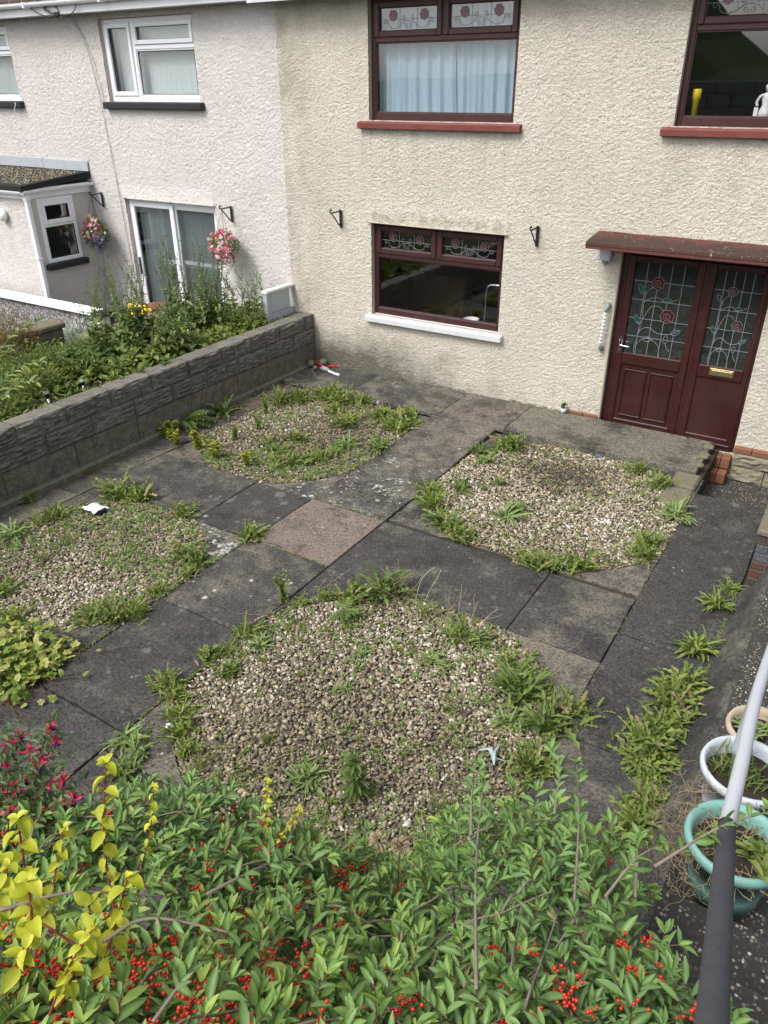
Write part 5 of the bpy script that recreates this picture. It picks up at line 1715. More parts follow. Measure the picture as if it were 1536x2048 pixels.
WEEDS = {
 'back': [(.42,-2.91,'fern',.42,'big ferny dark weed against the foot of the block wall'),(.52,-2.3,'dandelion',.36,'dark dock like weed beside the ferny one under the block wall'),(.50,-3.28,'spurge',.24,'lime spurge nearest the block wall'),(.75,-3.38,'spurge',.2,None),(1.05,-3.34,'spurge',.25,None),(1.42,-3.42,'spurge',.24,None),(1.9,-3.40,'spurge',.2,None),
  (1.12,-1.37,'feather',.34,None),(1.36,-1.1,'feather',.36,None),(1.62,-1.2,'feather',.34,None),(1.55,-.98,'feather',.3,None),(1.93,-1.0,'feather',.28,None),(2.17,-1.79,'feather',.34,'bushy bright tuft standing alone in the gravel under the kitchen window'),(2.76,-1.25,'feather',.36,None),(2.82,-1.52,'feather',.38,None),(2.57,-2.37,'rosette',.34,'broad pale rosette in the gravel under the kitchen window'),(2.95,-2.2,'dandelion',.28,None),(2.5,-2.82,'feather',.24,None),(2.2,-3.17,'feather',.26,None),(2.36,-3.0,'feather',.26,None),(1.91,-2.51,'feather',.24,None),(.95,-1.6,'feather',.34,None),(1.30,-2.49,'sprig',.3,None),(1.27,-2.9,'sprig',.3,None),(2.45,-1.3,'feather',.28,None),(1.95,-2.9,'fern',.2,None),(1.7,-2.75,'feather',.2,None),(1.02,-2.0,'sprig',.3,None),(2.62,-2.62,'feather',.2,None),(1.75,-1.5,'feather',.22,None)],
 'right': [(4.30,-1.32,'feather',.36,'largest tuft, at the house end of the pale gravel bed'),(4.06,-1.66,'dandelion',.26,None),(4.22,-1.86,'rosette',.26,None),(4.28,-2.62,'dandelion',.24,None),(4.01,-2.84,'feather',.25,None),(4.05,-2.96,'feather',.25,None),(4.22,-3.08,'feather',.28,None),(4.46,-3.36,'dandelion',.3,None),(4.56,-3.42,'feather',.26,None),(4.76,-3.54,'feather',.24,None),(4.95,-2.92,'rosette',.3,'sprawling pale weed lying flat inside the pale gravel bed'),(5.0,-2.75,'dandelion',.2,None),(5.6,-3.60,'feather',.28,None),(5.45,-3.62,'feather',.22,None),(5.90,-3.44,'feather',.28,None),(5.75,-3.52,'rosette',.2,None),(6.34,-2.71,'feather',.24,None),(6.36,-2.95,'feather',.22,None),(6.43,-2.0,'rosette',.36,'long bladed pale rosette by the corner of the right hand path'),(6.12,-1.42,'feather',.26,None),(5.80,-1.16,'feather',.22,None),(4.5,-2.5,'grass',.16,None),(4.6,-2.3,'dandelion',.16,None)],
 'left': [(1.1,-4.70,'feather',.32,None),(1.25,-4.66,'feather',.26,None),(1.44,-4.60,'feather',.34,'bushiest tuft, on the house side rim of the left gravel bed'),(2.10,-4.62,'feather',.24,None),(1.02,-5.34,'feather',.26,None),(.98,-5.55,'grass',.26,None),(.98,-5.82,'rosette',.34,'broad pale rosette on the wall side of the left gravel bed'),(1.55,-5.63,'grass',.22,None),(1.59,-5.94,'grass',.18,None),(2.72,-5.20,'feather',.26,None),(2.88,-5.22,'dandelion',.24,None),(2.92,-5.75,'feather',.18,None),(2.86,-6.2,'feather',.26,None),(2.98,-6.08,'feather',.22,None),(1.70,-6.50,'feather',.26,None),(2.2,-6.66,'feather',.22,None),(2.7,-6.28,'feather',.24,None),(3.0,-4.60,'feather',.26,'tuft in the slab joint left of the tan middle slab'),(.47,-4.47,'grass',.16,'small grass tuft at the foot of the block wall'),(.47,-5.30,'dandelion',.2,'small jagged weed at the block wall foot, leftmost in the photo'),(3.05,-6.12,'grass',.2,None),(2.95,-5.4,'feather',.16,None)],
 'near': [(3.96,-5.78,'feather',.26,None),(3.97,-6.02,'grass',.24,None),(3.90,-6.16,'feather',.24,None),(4.14,-6.22,'feather',.22,None),(3.84,-6.56,'feather',.28,'dark tuft in the slab joint left of the nearest gravel bed'),(4.02,-6.62,'feather',.24,None),(4.18,-6.74,'feather',.26,None),(4.28,-6.85,'feather',.24,None),(4.44,-6.95,'feather',.22,None),(4.62,-7.0,'grass',.24,None),(4.14,-5.84,'rosette',.2,None),(4.40,-4.92,'feather',.34,None),(4.60,-4.74,'dandelion',.42,'big jagged dandelion at the house side of the nearest gravel bed'),(4.48,-5.13,'fern',.24,None),(4.22,-5.06,'feather',.18,None),(3.92,-5.26,'sprig',.32,'tall thin sprig at the slab corner of the nearest gravel bed'),(4.10,-5.22,'feather',.18,None),(4.88,-4.76,'dry',.42,'pale dry stalks right of the big dandelion'),(5.06,-4.82,'grass',.26,None),(5.40,-4.80,'dry',.34,'thin dry stalks overhanging the dark slab'),(5.45,-4.92,'feather',.24,None),(5.6,-4.90,'dandelion',.18,None),(6.06,-5.20,'dandelion',.32,None),(6.16,-5.3,'dandelion',.30,None),(6.40,-5.50,'dandelion',.34,None),(6.53,-5.24,'feather',.24,None),(6.45,-5.9,'feather',.28,None),(6.15,-5.58,'rosette',.26,'pale long leaved rosette at the right of the nearest gravel bed'),(6.1,-6.5,'grass',.22,None),(5.27,-6.72,'rosette',.24,None),(5.60,-6.66,'leafy',.46,'tall dark leafy weed standing out of the nearest gravel bed'),(4.02,-7.10,'rosette',.24,None),(4.20,-7.14,'rosette',.22,None),(5.4,-5.3,'rosette',.2,None),(4.9,-5.5,'rosette',.14,None),(5.0,-5.9,'rosette',.14,None),(5.9,-5.0,'feather',.16,None),(4.3,-5.5,'grass',.18,None),(4.22,-7.3,'dandelion',.2,None),(4.85,-6.6,'grass',.18,None),(5.75,-5.7,'grass',.16,None)],
 'edge': [(7.12,-4.82,'feather',.30,None),(7.16,-5.0,'rosette',.28,None),(7.02,-5.30,'feather',.28,None),(7.17,-5.75,'feather',.20,None),(7.05,-4.72,'dandelion',.30,None),(7.02,-5.48,'dandelion',.30,None),(7.16,-3.08,'dandelion',.22,'smallest weed at the fillet, right below the brick pier'),(7.10,-3.42,'rosette',.34,'flat pale weed rosette by the fillet, near the brick pier'),(7.10,-4.1,'rosette',.38,'star shaped pale weed by the fillet, halfway down the right path'),(7.10,-4.58,'dandelion',.42,'lush broad dandelion clump by the concrete fillet'),(7.06,-5.12,'dandelion',.40,'jagged dandelion clump on the right path, behind the nearest of that row'),(7.12,-5.36,'dandelion',.40,'largest sprawling dandelion on the right path, level with the white tub'),(7.12,-5.55,'dandelion',.30,'small dandelion between the sprawling clump and the dark one'),(7.16,-5.98,'dandelion',.44,'darkest dandelion on the right path, just above the hedge')]}
WHERE = {'back': 'the kitchen window bed', 'right': 'the pale gravel bed', 'left': 'the left bed', 'near': 'the nearest bed', 'edge': 'the right path'}
ORD = ['first', 'second', 'third', 'fourth', 'fifth', 'sixth', 'seventh', 'eighth', 'ninth', 'tenth', 'eleventh', 'twelfth', 'thirteenth', 'fourteenth', 'fifteenth', 'sixteenth', 'seventeenth', 'eighteenth', 'nineteenth', 'twentieth']
mat_over = {'right': {}, 'near': {}, 'left': {}, 'back': {}, 'edge': {'rosette': 'weed', 'dandelion': 'weed'}}
seed = 100
for bed, lst in WEEDS.items():
    if bed in BEDS:
        cx, cy = BEDS[bed][:2]
        lst = sorted(lst, key=lambda w: (math.atan2(w[0] - cx, w[1] - cy)) % (2 * PI))     # clockwise from the house side
    else:
        lst = sorted(lst, key=lambda w: -w[1])
    count = {}
    for (x, y, typ, size, lb) in lst:
        seed = int(abs(x) * 7919 + abs(y) * 104729) % 99991
        if typ == 'dry': size *= 1.0
        nm, adj = WN[typ]
        if lb is None:
            count[typ] = count.get(typ, 0) + 1
            total = sum(1 for w in lst if w[2] == typ and w[4] is None)
            lb = f'{adj} on {WHERE[bed]}' if total == 1 else f'{adj} on {WHERE[bed]}, {ORD[count[typ] - 1]} ' + ('counting from the brick pier' if bed == 'edge' else 'clockwise from the house')
        if bed == 'near' and x < 4.75 and typ in ('feather', 'grass'): size *= .78
        size *= 1.15 if typ == 'spurge' else .86
        s = weed_mesh(typ, size, seed)
        z = .06 if (bed == 'back' and x < .47) else 0.0
        mt = MT[mat_over[bed].get(typ, WM[typ])]
        if (bed == 'edge' and typ != 'feather') or size >= .40:
            # leaves big enough in the photo to be parts
            t = thing(nm, lb, 'weed', (x, y, z), 0, 'weeds along ' + WHERE[bed])
            g = random.Random(seed)
            protos = []
            for q in range(5):
                m_ = MB(); m_.rnd = .1 + .2 * q
                pf_ = toothed(8, .75, .5) if typ != 'rosette' else (lambda tt: .7 * max(.14, math.sin(PI * (.04 + .9 * tt ** 1.4)) ** .7) * (1 - .35 * (int(tt * 8) % 2)))
                m_.blade((0, 0, 0), 0, 0, 1, .21, .5 + .25 * q, 8, pf_, .3)
                protos.append(m_.mesh('leaf', mt))
            if typ in ('fern', 'dry', 'leafy'):
                link('leaves', s.mesh('leaves', mt), t, Vector((0, 0, 0)))
            else:
                for q in range(90):
                    lo = link('leaf', protos[q % 5], t, Vector((g.gauss(0, .03), g.gauss(0, .03), 0)), (g.uniform(-.5, .5), -g.uniform(.15, 1.3), g.uniform(0, 6.28)))
                    L = size * g.uniform(.2, .66)
                    lo.scale = (L, L * g.uniform(.8, 1.2), L)
        else:
            o = link(nm, s.mesh(nm, [mt, MT['straw']]), None, Vector((x, y, z)))
            tag(o, lb, 'weed', 'weeds along ' + WHERE[bed])
# small uncountable sprigs in the gravel and joints
def sprigs(nm, n, label, dens_pow=1.0, mat='weed_pale', rimbias=0.0):
    s = MB()
    cx, cy, hx, hy, rx, ry = BEDS[nm]
    k = 0
    while k < n:
        x = rng.uniform(cx - hx, cx + hx); y = rng.uniform(cy - hy, cy + hy)
        if not bool(in_bed(nm, np.array(x), np.array(y), .0)): continue
        q = float(vn(np.array(x), np.array(y), 2.0, 21))
        rad = math.hypot((x - cx) / rx, (y - cy) / ry)
        if rng.random() > q ** dens_pow * (1 - rimbias + rimbias * rad ** 3): continue
        k += 1
        h = rng.uniform(.015, .05)
        for j in range(rng.randint(4, 9)):
            s.rnd = rng.random()
            s.blade((x + rng.gauss(0, .012), y + rng.gauss(0, .012), .0), rng.uniform(0, 6.28), rng.uniform(.1, 1.3), h * rng.uniform(.7, 1.4), h * .34, .6, 2)
    o = s.build('undergrowth', MT[mat]); kind(o, 'stuff'); o['label'] = label
sprigs('back', 820, 'straggly small weeds growing through the gravel under the kitchen window', 1.4)
sprigs('left', 720, 'straggly small weeds growing through the left gravel', 1.6)
sprigs('near', 520, 'small weed seedlings in the nearest gravel', 2.0)
sprigs('right', 150, 'few small seedlings in the pale gravel', 2.0)
sprigs('near', 480, 'weeds crowding the rim of the nearest gravel', .6, 'weed', .96)
sprigs('left', 260, 'weeds crowding the rim of the left gravel', .6, 'weed', .96)
sprigs('back', 170, 'weeds crowding the rim of the gravel under the kitchen window', .6, 'weed', .9)
sprigs('right', 260, 'weeds crowding the rim of the pale gravel', .6, 'weed', .98)
s = MB()                                  # dead stems strewn over the gravel and the joints
def dead_stem(x, y, L, z=.012):
    az = rng.uniform(0, 6.28); p = Vector((x, y, z)); pts = [p]
    for i in range(7):
        az += rng.gauss(0, .3); p = p + Vector((math.cos(az), math.sin(az), rng.gauss(0, .12))) * L / 7
        p.z = max(.008, p.z); pts.append(p)
    s.rnd = rng.random(); s.tube(pts, .0018, 3, False)
for nm, n in (('near', 150), ('left', 110), ('back', 150), ('right', 25)):
    cx, cy, hx, hy, rx, ry = BEDS[nm]
    for k in range(n):
        dead_stem(rng.uniform(cx - hx, cx + hx), rng.uniform(cy - hy, cy + hy), rng.uniform(.08, .35))
for k in range(160):
    dead_stem(.62 + abs(rng.gauss(0, .16)), -1.6 + rng.gauss(0, .45), rng.uniform(.08, .25), .065 if rng.random() < .5 else .03)
for nm, n in (('near', 260), ('left', 160), ('back', 200), ('right', 160)):       # bits of brown leaf between the stones
    cx, cy, hx, hy, rx, ry = BEDS[nm]
    for k in range(n):
        x, y = rng.uniform(cx - hx, cx + hx), rng.uniform(cy - hy, cy + hy)
        s.rnd = rng.random() * .5; s.blade((x, y, .012), rng.uniform(0, 6.28), rng.uniform(-.3, .4), rng.uniform(.012, .035), .010, .6, 2)
o = s.build('straw', MT['straw']); kind(o, 'stuff'); o['label'] = 'dead pale stems strewn on gravel and slabs'
s = MB()                                  # moss and seedlings along slab joints
def joint(x0, y0, x1, y1, n, z=.0):
    for k in range(n):
        t = rng.random()
        x, y = lerp(x0, x1, t) + rng.gauss(0, .006), lerp(y0, y1, t) + rng.gauss(0, .006)
        if float(vn(np.array(x), np.array(y), 3.2, 33)) < .5: continue
        for j in range(4):
            s.rnd = rng.random()
            s.blade((x, y, z), rng.uniform(0, 6.28), rng.uniform(.1, 1.2), rng.uniform(.01, .03), .008, .5, 2)
for a in ((3.948, -5.9, 3.948, -8.2, 260), (3.0, -4.64, 3.94, -4.64, 40), (3.02, -3.64, 3.94, -3.64, 40), (6.5, -2.9, 6.5, -6.8, 70), (.46, -.9, .46, -7, 260), (7.21, -3.1, 7.21, -6.8, 420), (.5, -.01, 4.7, -.01, 260, .06), (4.05, -6.9, 4.6, -7.6, 160), (3.0, -4.7, 3.0, -6.9, 120)):
    joint(*a)
o = s.build('joint_moss', MT['weed']); kind(o, 'stuff'); o['label'] = 'moss and seedlings along the slab joints'

# ------------------------------------------------------------------ raised weed bed on the left
s = MB()
oval = lambda t: max(.05, math.sin(PI * (.05 + .92 * t)) ** .7)
for k in range(5200):
    x = rng.uniform(-1.72, .19); y = rng.uniform(-6.2, -.18)
    q = float(vn(np.array(x), np.array(y), 2.2, 41))
    hgt = .03 + .16 * q * (1 if x < -.1 else .5)
    s.rnd = min(1, max(0, q * .9 + rng.gauss(-.1, .25)))
    L = rng.uniform(.04, .10)
    s.blade((x, y, .70 + rng.random() * hgt), rng.uniform(0, 6.28), rng.uniform(-.2, 1.2), L, L * rng.choice((.25, .35, .6)), .9, 3, oval)
o = s.build('ground_cover', MT['weed']); kind(o, 'stuff'); o['label'] = 'dense low weeds covering the raised bed'
def tall_plant(name, label, x, y, n, H, seed, big=.14, flowers=True, leafmat='grey_leaf', spread=.16):
    g = random.Random(seed)
    t = thing(name, label, 'tall weed', (x, y, .70), 0, 'tall bolting weeds in the raised bed')
    st, lf, fl = MB(), MB(), MB()
    for k in range(n):
        az = g.uniform(0, 6.28); h = H * g.uniform(.65, 1.05); le = g.uniform(.05, .22)
        b = Vector((x + g.gauss(0, spread), y + g.gauss(0, spread), .70))
        pts = []
        for i in range(9):
            q = i / 8
            pts.append(b + Vector((math.cos(az) * le * h * q ** 1.5, math.sin(az) * le * h * q ** 1.5, h * q)) + Vector((g.gauss(0, .008), g.gauss(0, .008), 0)))
        st.tube(pts, [.008 * (1 - .75 * i / 8) for i in range(9)], 5)
        for i in range(40):
            q = g.random() ** 1.25
            p = pts[int(q * 8)].lerp(pts[min(8, int(q * 8) + 1)], q * 8 % 1)
            L = big * (1.25 - 1.05 * q) * g.uniform(.6, 1.15)
            lf.rnd = g.random()
            lf.blade(p, g.uniform(0, 6.28), g.uniform(-.3, .9), L, L * (.55 if q < .5 else .35), 1.0, 4, oval)
        for j in range(g.randint(2, 5)):           # flowering side shoots with pods
            q = g.uniform(.5, .95); p0 = pts[int(q * 8)]; a2 = g.uniform(0, 6.28)
            pp = [p0]
            for i in range(5):
                pp.append(pp[-1] + Vector((math.cos(a2) * .022, math.sin(a2) * .022, h * .055)))
            st.tube(pp, .003, 4)
            for i in range(14):
                p = pp[g.randint(1, 5)]
                st.tube([p, p + Vector((g.gauss(0, .02), g.gauss(0, .02), g.uniform(.005, .035)))], [.0032, .001], 3)
            if flowers and g.random() < .6:
                for i in range(2):
                    fl.rnd = .5; petal_flower(fl, pp[-1] + Vector((g.gauss(0, .012), g.gauss(0, .012), g.uniform(0, .02))), g.uniform(.004, .009), 4)
    st.build('stems', MT['greenstem'], t)
    lf.build('leaves', MT[leafmat], t)
    if fl.f: fl.build('flowers', MT['euphorb'], t)
tall_plant('bolted_mustard', 'tall yellow flowered bolted weed before the patio door frame', -.62, -2.72, 11, 1.28, 1, .17)
tall_plant('bolted_mustard', 'thin bolted weed with yellow buds left of the patio door', -.95, -2.95, 7, 1.15, 2, .14)
tall_plant('bolted_mustard', 'leafy bolted weed right of the yellow flowered one', -.35, -2.25, 7, .80, 3, .18, False)
tall_plant('bolted_kale', 'densest bolted weed below the pink hanging basket', -.62, -1.15, 14, 1.10, 4, .13, True, 'grey_leaf', .2)
tall_plant('bolted_kale', 'bolted weed left of the pink hanging basket, with thin yellow shoots', -1.05, -1.30, 11, 1.20, 5, .12)
tall_plant('bolted_kale', 'dark bushy weed next to the blue grey wall stub', -.42, -.62, 12, .75, 6, .12, False, 'weed_dark', .2)
tall_plant('bolted_kale', 'low leafy weed beside the end of the block wall', -.12, -.95, 12, .48, 7, .10, False, 'weed')
tall_plant('broad_weed', 'broad leaved weed leaning over the block wall top', -.12, -2.6, 6, .45, 8, .20, False, 'weed')
tall_plant('broad_weed', 'low broad leaved weed in the middle of the raised bed', -.95, -3.4, 8, .45, 9, .18, False, 'weed_dark')
tall_plant('broad_weed', 'bright green leafy weed spilling towards the wall top', .0, -3.2, 7, .26, 10, .13, False, 'weed')
tall_plant('broad_weed', 'large leaved weed behind the front solar light', -.6, -3.75, 9, .42, 11, .15, False, 'weed')
def bush(name, label, c, r_, n, L, W, mats, seed, cat='shrub', up=.3):
    g = random.Random(seed)
    t = thing(name, label, cat, c)
    s = MB()
    for k in range(n):
        d = Vector((g.gauss(0, 1), g.gauss(0, 1), abs(g.gauss(0, .9)))).normalized()
        q = g.uniform(.35, 1.0) * (1 + .25 * mnoise.noise(d * 2.1 + Vector((seed, 0, 0))))
        p = Vector(c) + Vector((d.x * r_[0] * q, d.y * r_[1] * q, d.z * r_[2] * q))
        s.rnd = g.random()
        s.blade(p, math.atan2(d.y, d.x) + g.gauss(0, .7), g.uniform(-.2, 1.0) + up, L * g.uniform(.6, 1.2), W * g.uniform(.7, 1.2), .6, 3)
    s.build('foliage', MT[mats], t)
    s = MB()
    for k in range(14):
        d = Vector((g.gauss(0, 1), g.gauss(0, 1), abs(g.gauss(0, 1)) + .4)).normalized()
        s.tube([Vector(c), Vector(c) + Vector((d.x * r_[0] * .5, d.y * r_[1] * .5, d.z * r_[2] * .5)), Vector(c) + Vector((d.x * r_[0] * .9, d.y * r_[1] * .9, d.z * r_[2] * .85))], [.008, .005, .002], 5)
    s.build('branches', MT['grey_twig'], t)
    return t
bush('rusty_shrub', 'rusty brown feathery shrub at the left edge by the capped pier', (-1.72, -3.66, .72), (.34, .36, .70), 2300, .06, .012, 'rust_leaf', 3)
bush('green_shrub', 'dull olive shrub below the rusty one at the left edge', (-1.15, -3.85, .70), (.42, .40, .42), 1400, .05, .018, 'weed_dark', 4)
bush('variegated_shrub', 'yellow variegated shrub at the left edge of the raised bed', (-.55, -4.18, .70), (.36, .36, .34), 1100, .055, .018, 'ivy', 5)
bush('dark_shrub', 'dark green low shrub at the left edge just over the block wall', (-.15, -4.95, .70), (.26, .30, .22), 700, .07, .02, 'weed_dark', 7)
bush('silver_plant', 'silver leaved plant beyond the low stone wall', (-2.42, -2.25, .42), (.24, .24, .34), 320, .16, .028, 'silver_leaf', 6, 'plant', .6)
def buddleia(label, pts_list, seed):
    g = random.Random(seed)
    b0 = pts_list[0][0]
    t = thing('grey_leaved_shrub', label, 'shrub', b0)
    st, lf = MB(), MB()
    for pts in pts_list:
        sp = spline(pts, 6)
        st.tube(sp, [.007 * (1 - .6 * i / len(sp)) for i in range(len(sp))], 5)
        for i in range(2, len(sp), 2):
            d = (sp[i] - sp[i - 1]).normalized(); az = math.atan2(d.y, d.x)
            for sg in (-1, 1):
                lf.rnd = g.random(); lf.blade(sp[i], az + sg * g.uniform(.7, 1.1), g.uniform(.1, .6), g.uniform(.10, .16), .045, .5, 4, oval)
        lf.blade(sp[-1], az, .6, .09, .03, .3, 4, oval)
    st.build('stems', MT['greenstem'], t); lf.build('leaves', MT['grey_leaf'], t)
buddleia('grey green long leaved shrub arching in at the left edge', [[(-.35, -4.95, .75), (-.52, -4.75, 1.1), (-.60, -4.40, 1.38), (-.54, -4.05, 1.50)], [(-.35, -4.95, .75), (-.38, -4.75, 1.0), (-.32, -4.55, 1.12), (-.20, -4.35, 1.16)], [(-.35, -4.95, .75), (-.20, -4.85, .92), (-.10, -4.70, 1.02), (.0, -4.60, 1.03)], [(-.35, -4.95, .75), (-.65, -4.85, 1.1), (-.85, -4.65, 1.4)], [(-.35, -4.95, .75), (-.50, -4.80, 1.0), (-.62, -4.62, 1.2), (-.60, -4.45, 1.25)]], 3)

# ------------------------------------------------------------------ variegated ivy at the left edge
ivy = thing('ivy', 'yellow edged variegated ivy creeping over the slabs at the lower left', 'ivy', (2.6, -7.2, 0))
def ivy_proto(q):
    s = MB(); s.rnd = q
    out = []
    for k in range(11):
        a = 2 * PI * k / 11 + .1
        r_ = (.5, .34)[k % 2] * (1.25 if k == 0 else 1)
        out.append((r_ * math.cos(a) + .35, r_ * math.sin(a), .06 * math.sin(a * 3)))
    s.rnd = q
    s.add([(.25, 0, .06)] + out, [(0, 1 + k, 1 + (k + 1) % 11) for k in range(11)], None, [1.0] + [0.0] * 11)
    return s.mesh('leaf', MT['ivy'])
ips = [ivy_proto(.15 + .14 * k) for k in range(6)]
sm = MB()
for k in range(300):
    while True:
        x = rng.gauss(2.78, .26); y = rng.gauss(-7.05, .20)
        if x < 3.35 and y < -6.55 + .1 * (x - 2.4) and rng.random() < (1 if x < 3.06 else .25): break
    q = math.exp(-((x - 2.6) / .45) ** 2) * .20
    lo = link('leaf', ips[rng.randrange(6)], ivy, Vector((x - 2.6, y + 7.2, .015 + rng.random() * q)), (rng.gauss(0, .45), rng.gauss(0, .45), rng.uniform(0, 6.28)))
    L = rng.uniform(.045, .085); lo.scale = (L, L, L)
for k in range(40):
    x, y = rng.uniform(2.3, 3.0), rng.uniform(-7.5, -6.7)
    pts = [Vector((x, y, .02))]
    az = rng.gauss(.3, .6)
    for i in range(6):
        az += rng.gauss(0, .25); pts.append(pts[-1] + Vector((math.cos(az) * .08, math.sin(az) * .08, rng.gauss(0, .008)))); pts[-1].z = max(.012, pts[-1].z)
    sm.tube(pts, .003, 4)
sm.build('stems', MT['twig'], ivy)
iv = MB()
for k in range(420):
    x = rng.gauss(2.72, .24); y = rng.gauss(-7.05, .20)
    if x > 3.05 or y > -6.6: continue
    a0 = rng.uniform(0, 6.28); L = rng.uniform(.04, .075); zc = .01 + rng.random() * .16 * math.exp(-((x - 2.6) / .45) ** 2)
    vs = [(x, y, zc + .006)]
    for j in range(9):
        a = 2 * PI * j / 9; r_ = L * (.55, .36)[j % 2] * (1.2 if j == 0 else 1)
        vs.append((x + r_ * math.cos(a + a0), y + r_ * math.sin(a + a0), zc + rng.gauss(0, .006)))
    iv.add(vs, [(0, 1 + j, 1 + (j + 1) % 9) for j in range(9)], min(1, max(0, rng.gauss(.45, .3))), [1.0] + [0.0] * 9)
kind(iv.build('leaves', MT['ivy'], ivy), 'stuff')

# ------------------------------------------------------------------ pink fuchsia at the lower left
fu = thing('fuchsia', 'fuchsia with pink and red hanging flowers at the lower left corner', 'shrub', (5.5, -8.6, 1.4))
base = Vector((5.45, -8.62, 1.35))
FPTS = [(5.44, -8.4, 1.94), (5.56, -8.35, 2.0), (5.56, -8.44, 1.97), (5.43, -8.42, 1.92), (5.64, -8.46, 1.97), (5.51, -8.5, 1.93), (5.61, -8.43, 1.95), (5.75, -8.46, 1.97), (5.73, -8.49, 1.95), (5.83, -8.49, 1.95), (5.76, -8.44, 1.89), (5.6, -8.57, 1.95), (5.72, -8.62, 1.97), (5.61, -8.51, 1.93), (5.55, -8.34, 1.93), (5.78, -8.49, 1.91), (5.48, -8.46, 1.98), (5.40, -8.50, 1.95), (5.66, -8.56, 1.97)]
st, lf = MB(), MB()
for k, p in enumerate(FPTS):
    p = Vector(p)
    b = base + Vector((rng.gauss(0, .06), rng.gauss(0, .06), 0))
    top = p + Vector((rng.gauss(0, .01), rng.gauss(0, .01), .035))
    mid = b.lerp(top, .6) + Vector((rng.gauss(0, .04), rng.gauss(0, .04), .03))
    sp = spline([b, mid, top], 6)
    st.tube(sp, [.004 * (1 - .6 * i / len(sp)) for i in range(len(sp))], 4)
    for i in range(3, len(sp)):
        for j in range(4):
            lf.rnd = rng.random(); L = rng.uniform(.02, .038)
            lf.blade(sp[i] + Vector((rng.gauss(0, .018), rng.gauss(0, .018), rng.gauss(0, .012))), rng.uniform(0, 6.28), rng.uniform(-.4, .8), L, L * .42, .5, 3, oval)
    f = MB()
    ang0 = rng.uniform(0, 6.28)
    d0 = Vector((rng.gauss(0, .3), rng.gauss(0, .3), -1)).normalized()
    f.tube([p + Vector((0, 0, .018)), p, p + d0 * .012], [.003, .0045, .006], 6)
    for j in range(4):
        f.rnd = rng.uniform(.1, 1)
        f.blade(p + d0 * .008, ang0 + j * PI / 2, rng.uniform(-.3, .5), .036, .014, -.5, 3, lambda t: max(.05, (1 - t) ** .6 * (.6 + t)))
    for j in range(3):
        f.tube([p + d0 * .012, p + d0 * .045 + Vector((rng.gauss(0, .004), rng.gauss(0, .004), 0))], .0007, 3)
    fo = f.build('flower', MT['fuchsia_petal'], fu)
    f = MB(); f.tube([p + d0 * .010, p + d0 * .020, p + d0 * .027], [.006, .009, .007], 8); f.build('corolla', MT['purple'], fo)
for k in range(900):
    p = Vector((5.52 + rng.gauss(0, .17), -8.50 + rng.gauss(0, .09), rng.uniform(1.55, 1.90)))
    lf.rnd = rng.random(); L = rng.uniform(.02, .036)
    lf.blade(p, rng.uniform(0, 6.28), rng.uniform(-.4, .8), L, L * .42, .5, 3, oval)
st.build('stems', MT['redstem'], fu)
lf.build('leaves', MT['fuchsia_leaf'], fu)

# ------------------------------------------------------------------ cotoneaster hedge in the foreground
def interp(x, pts):
    if x <= pts[0][0]: return pts[0][1]
    for (a, b), (c, d) in zip(pts[:-1], pts[1:]):
        if x <= c: return lerp(b, d, (x - a) / (c - a))
    return pts[-1][1]
CREST = [(-2.5, 1.92), (-1.2, 1.92), (-.66, 1.95), (-.42, 1.86), (-.16, 1.70), (-.03, 1.56), (.08, 1.60), (.2, 1.75), (.36, 1.85), (.52, 1.89), (.68, 1.78), (.8, 1.66), (1.0, 1.55)]
def H(u, v):
    c = interp(u, CREST)
    h = interp(v, [(.0, 2.45), (.45, 2.40), (.78, 2.28), (1.2, lerp(2.10, c, .45)), (1.6, c), (1.78, c - .16), (1.95, c - .55), (2.1, c - 1.05)])
    return h + .045 * mnoise.noise(Vector((u * 3.3, v * 3.3, 1)))
hedge = thing('cotoneaster_hedge', 'sprawling green cotoneaster hedge with red berries across the foreground', 'hedge', (6.8, -8.6, 1.6))
LEAVES = []          # (pos, az, el, roll, L, W, rnd)
BERR = []
tw = MB()
def shoot(p, d, L, n, scale=1.0, lum=0.0):
    d = d.normalized()
    pts = [p]
    bend = Vector((rng.gauss(0, .25), rng.gauss(0, .25), rng.gauss(-.15, .2)))
    for i in range(n):
        d = (d + bend / n).normalized()
        pts.append(pts[-1] + d * L / n)
    tw.tube(pts[::2] + [pts[-1]] if n > 4 else pts, .0016 * scale, 3, False)
    az0 = math.atan2(d.y, d.x)
    for i in range(1, n + 1):
        sg = 1 if i % 2 else -1
        s_ = (.62 + .45 * math.sin(PI * i / n)) * scale * rng.uniform(.75, 1.15)
        l = rng.uniform(.040, .064) * s_
        LEAVES.append((pts[i], az0 + sg * rng.uniform(.4, 1.2), rng.gauss(.22, .38), rng.gauss(0, .45), l, l * rng.uniform(.27, .34), min(1, max(0, rng.gauss(.42, .2) + lum))))
    for j in range(4):
        l = rng.uniform(.032, .050) * scale
        LEAVES.append((pts[-1], az0 + rng.gauss(0, .6), rng.uniform(.2, 1.0), rng.gauss(0, .3), l, l * .34, min(1, max(0, rng.gauss(.6, .18) + lum))))
nsh = 0
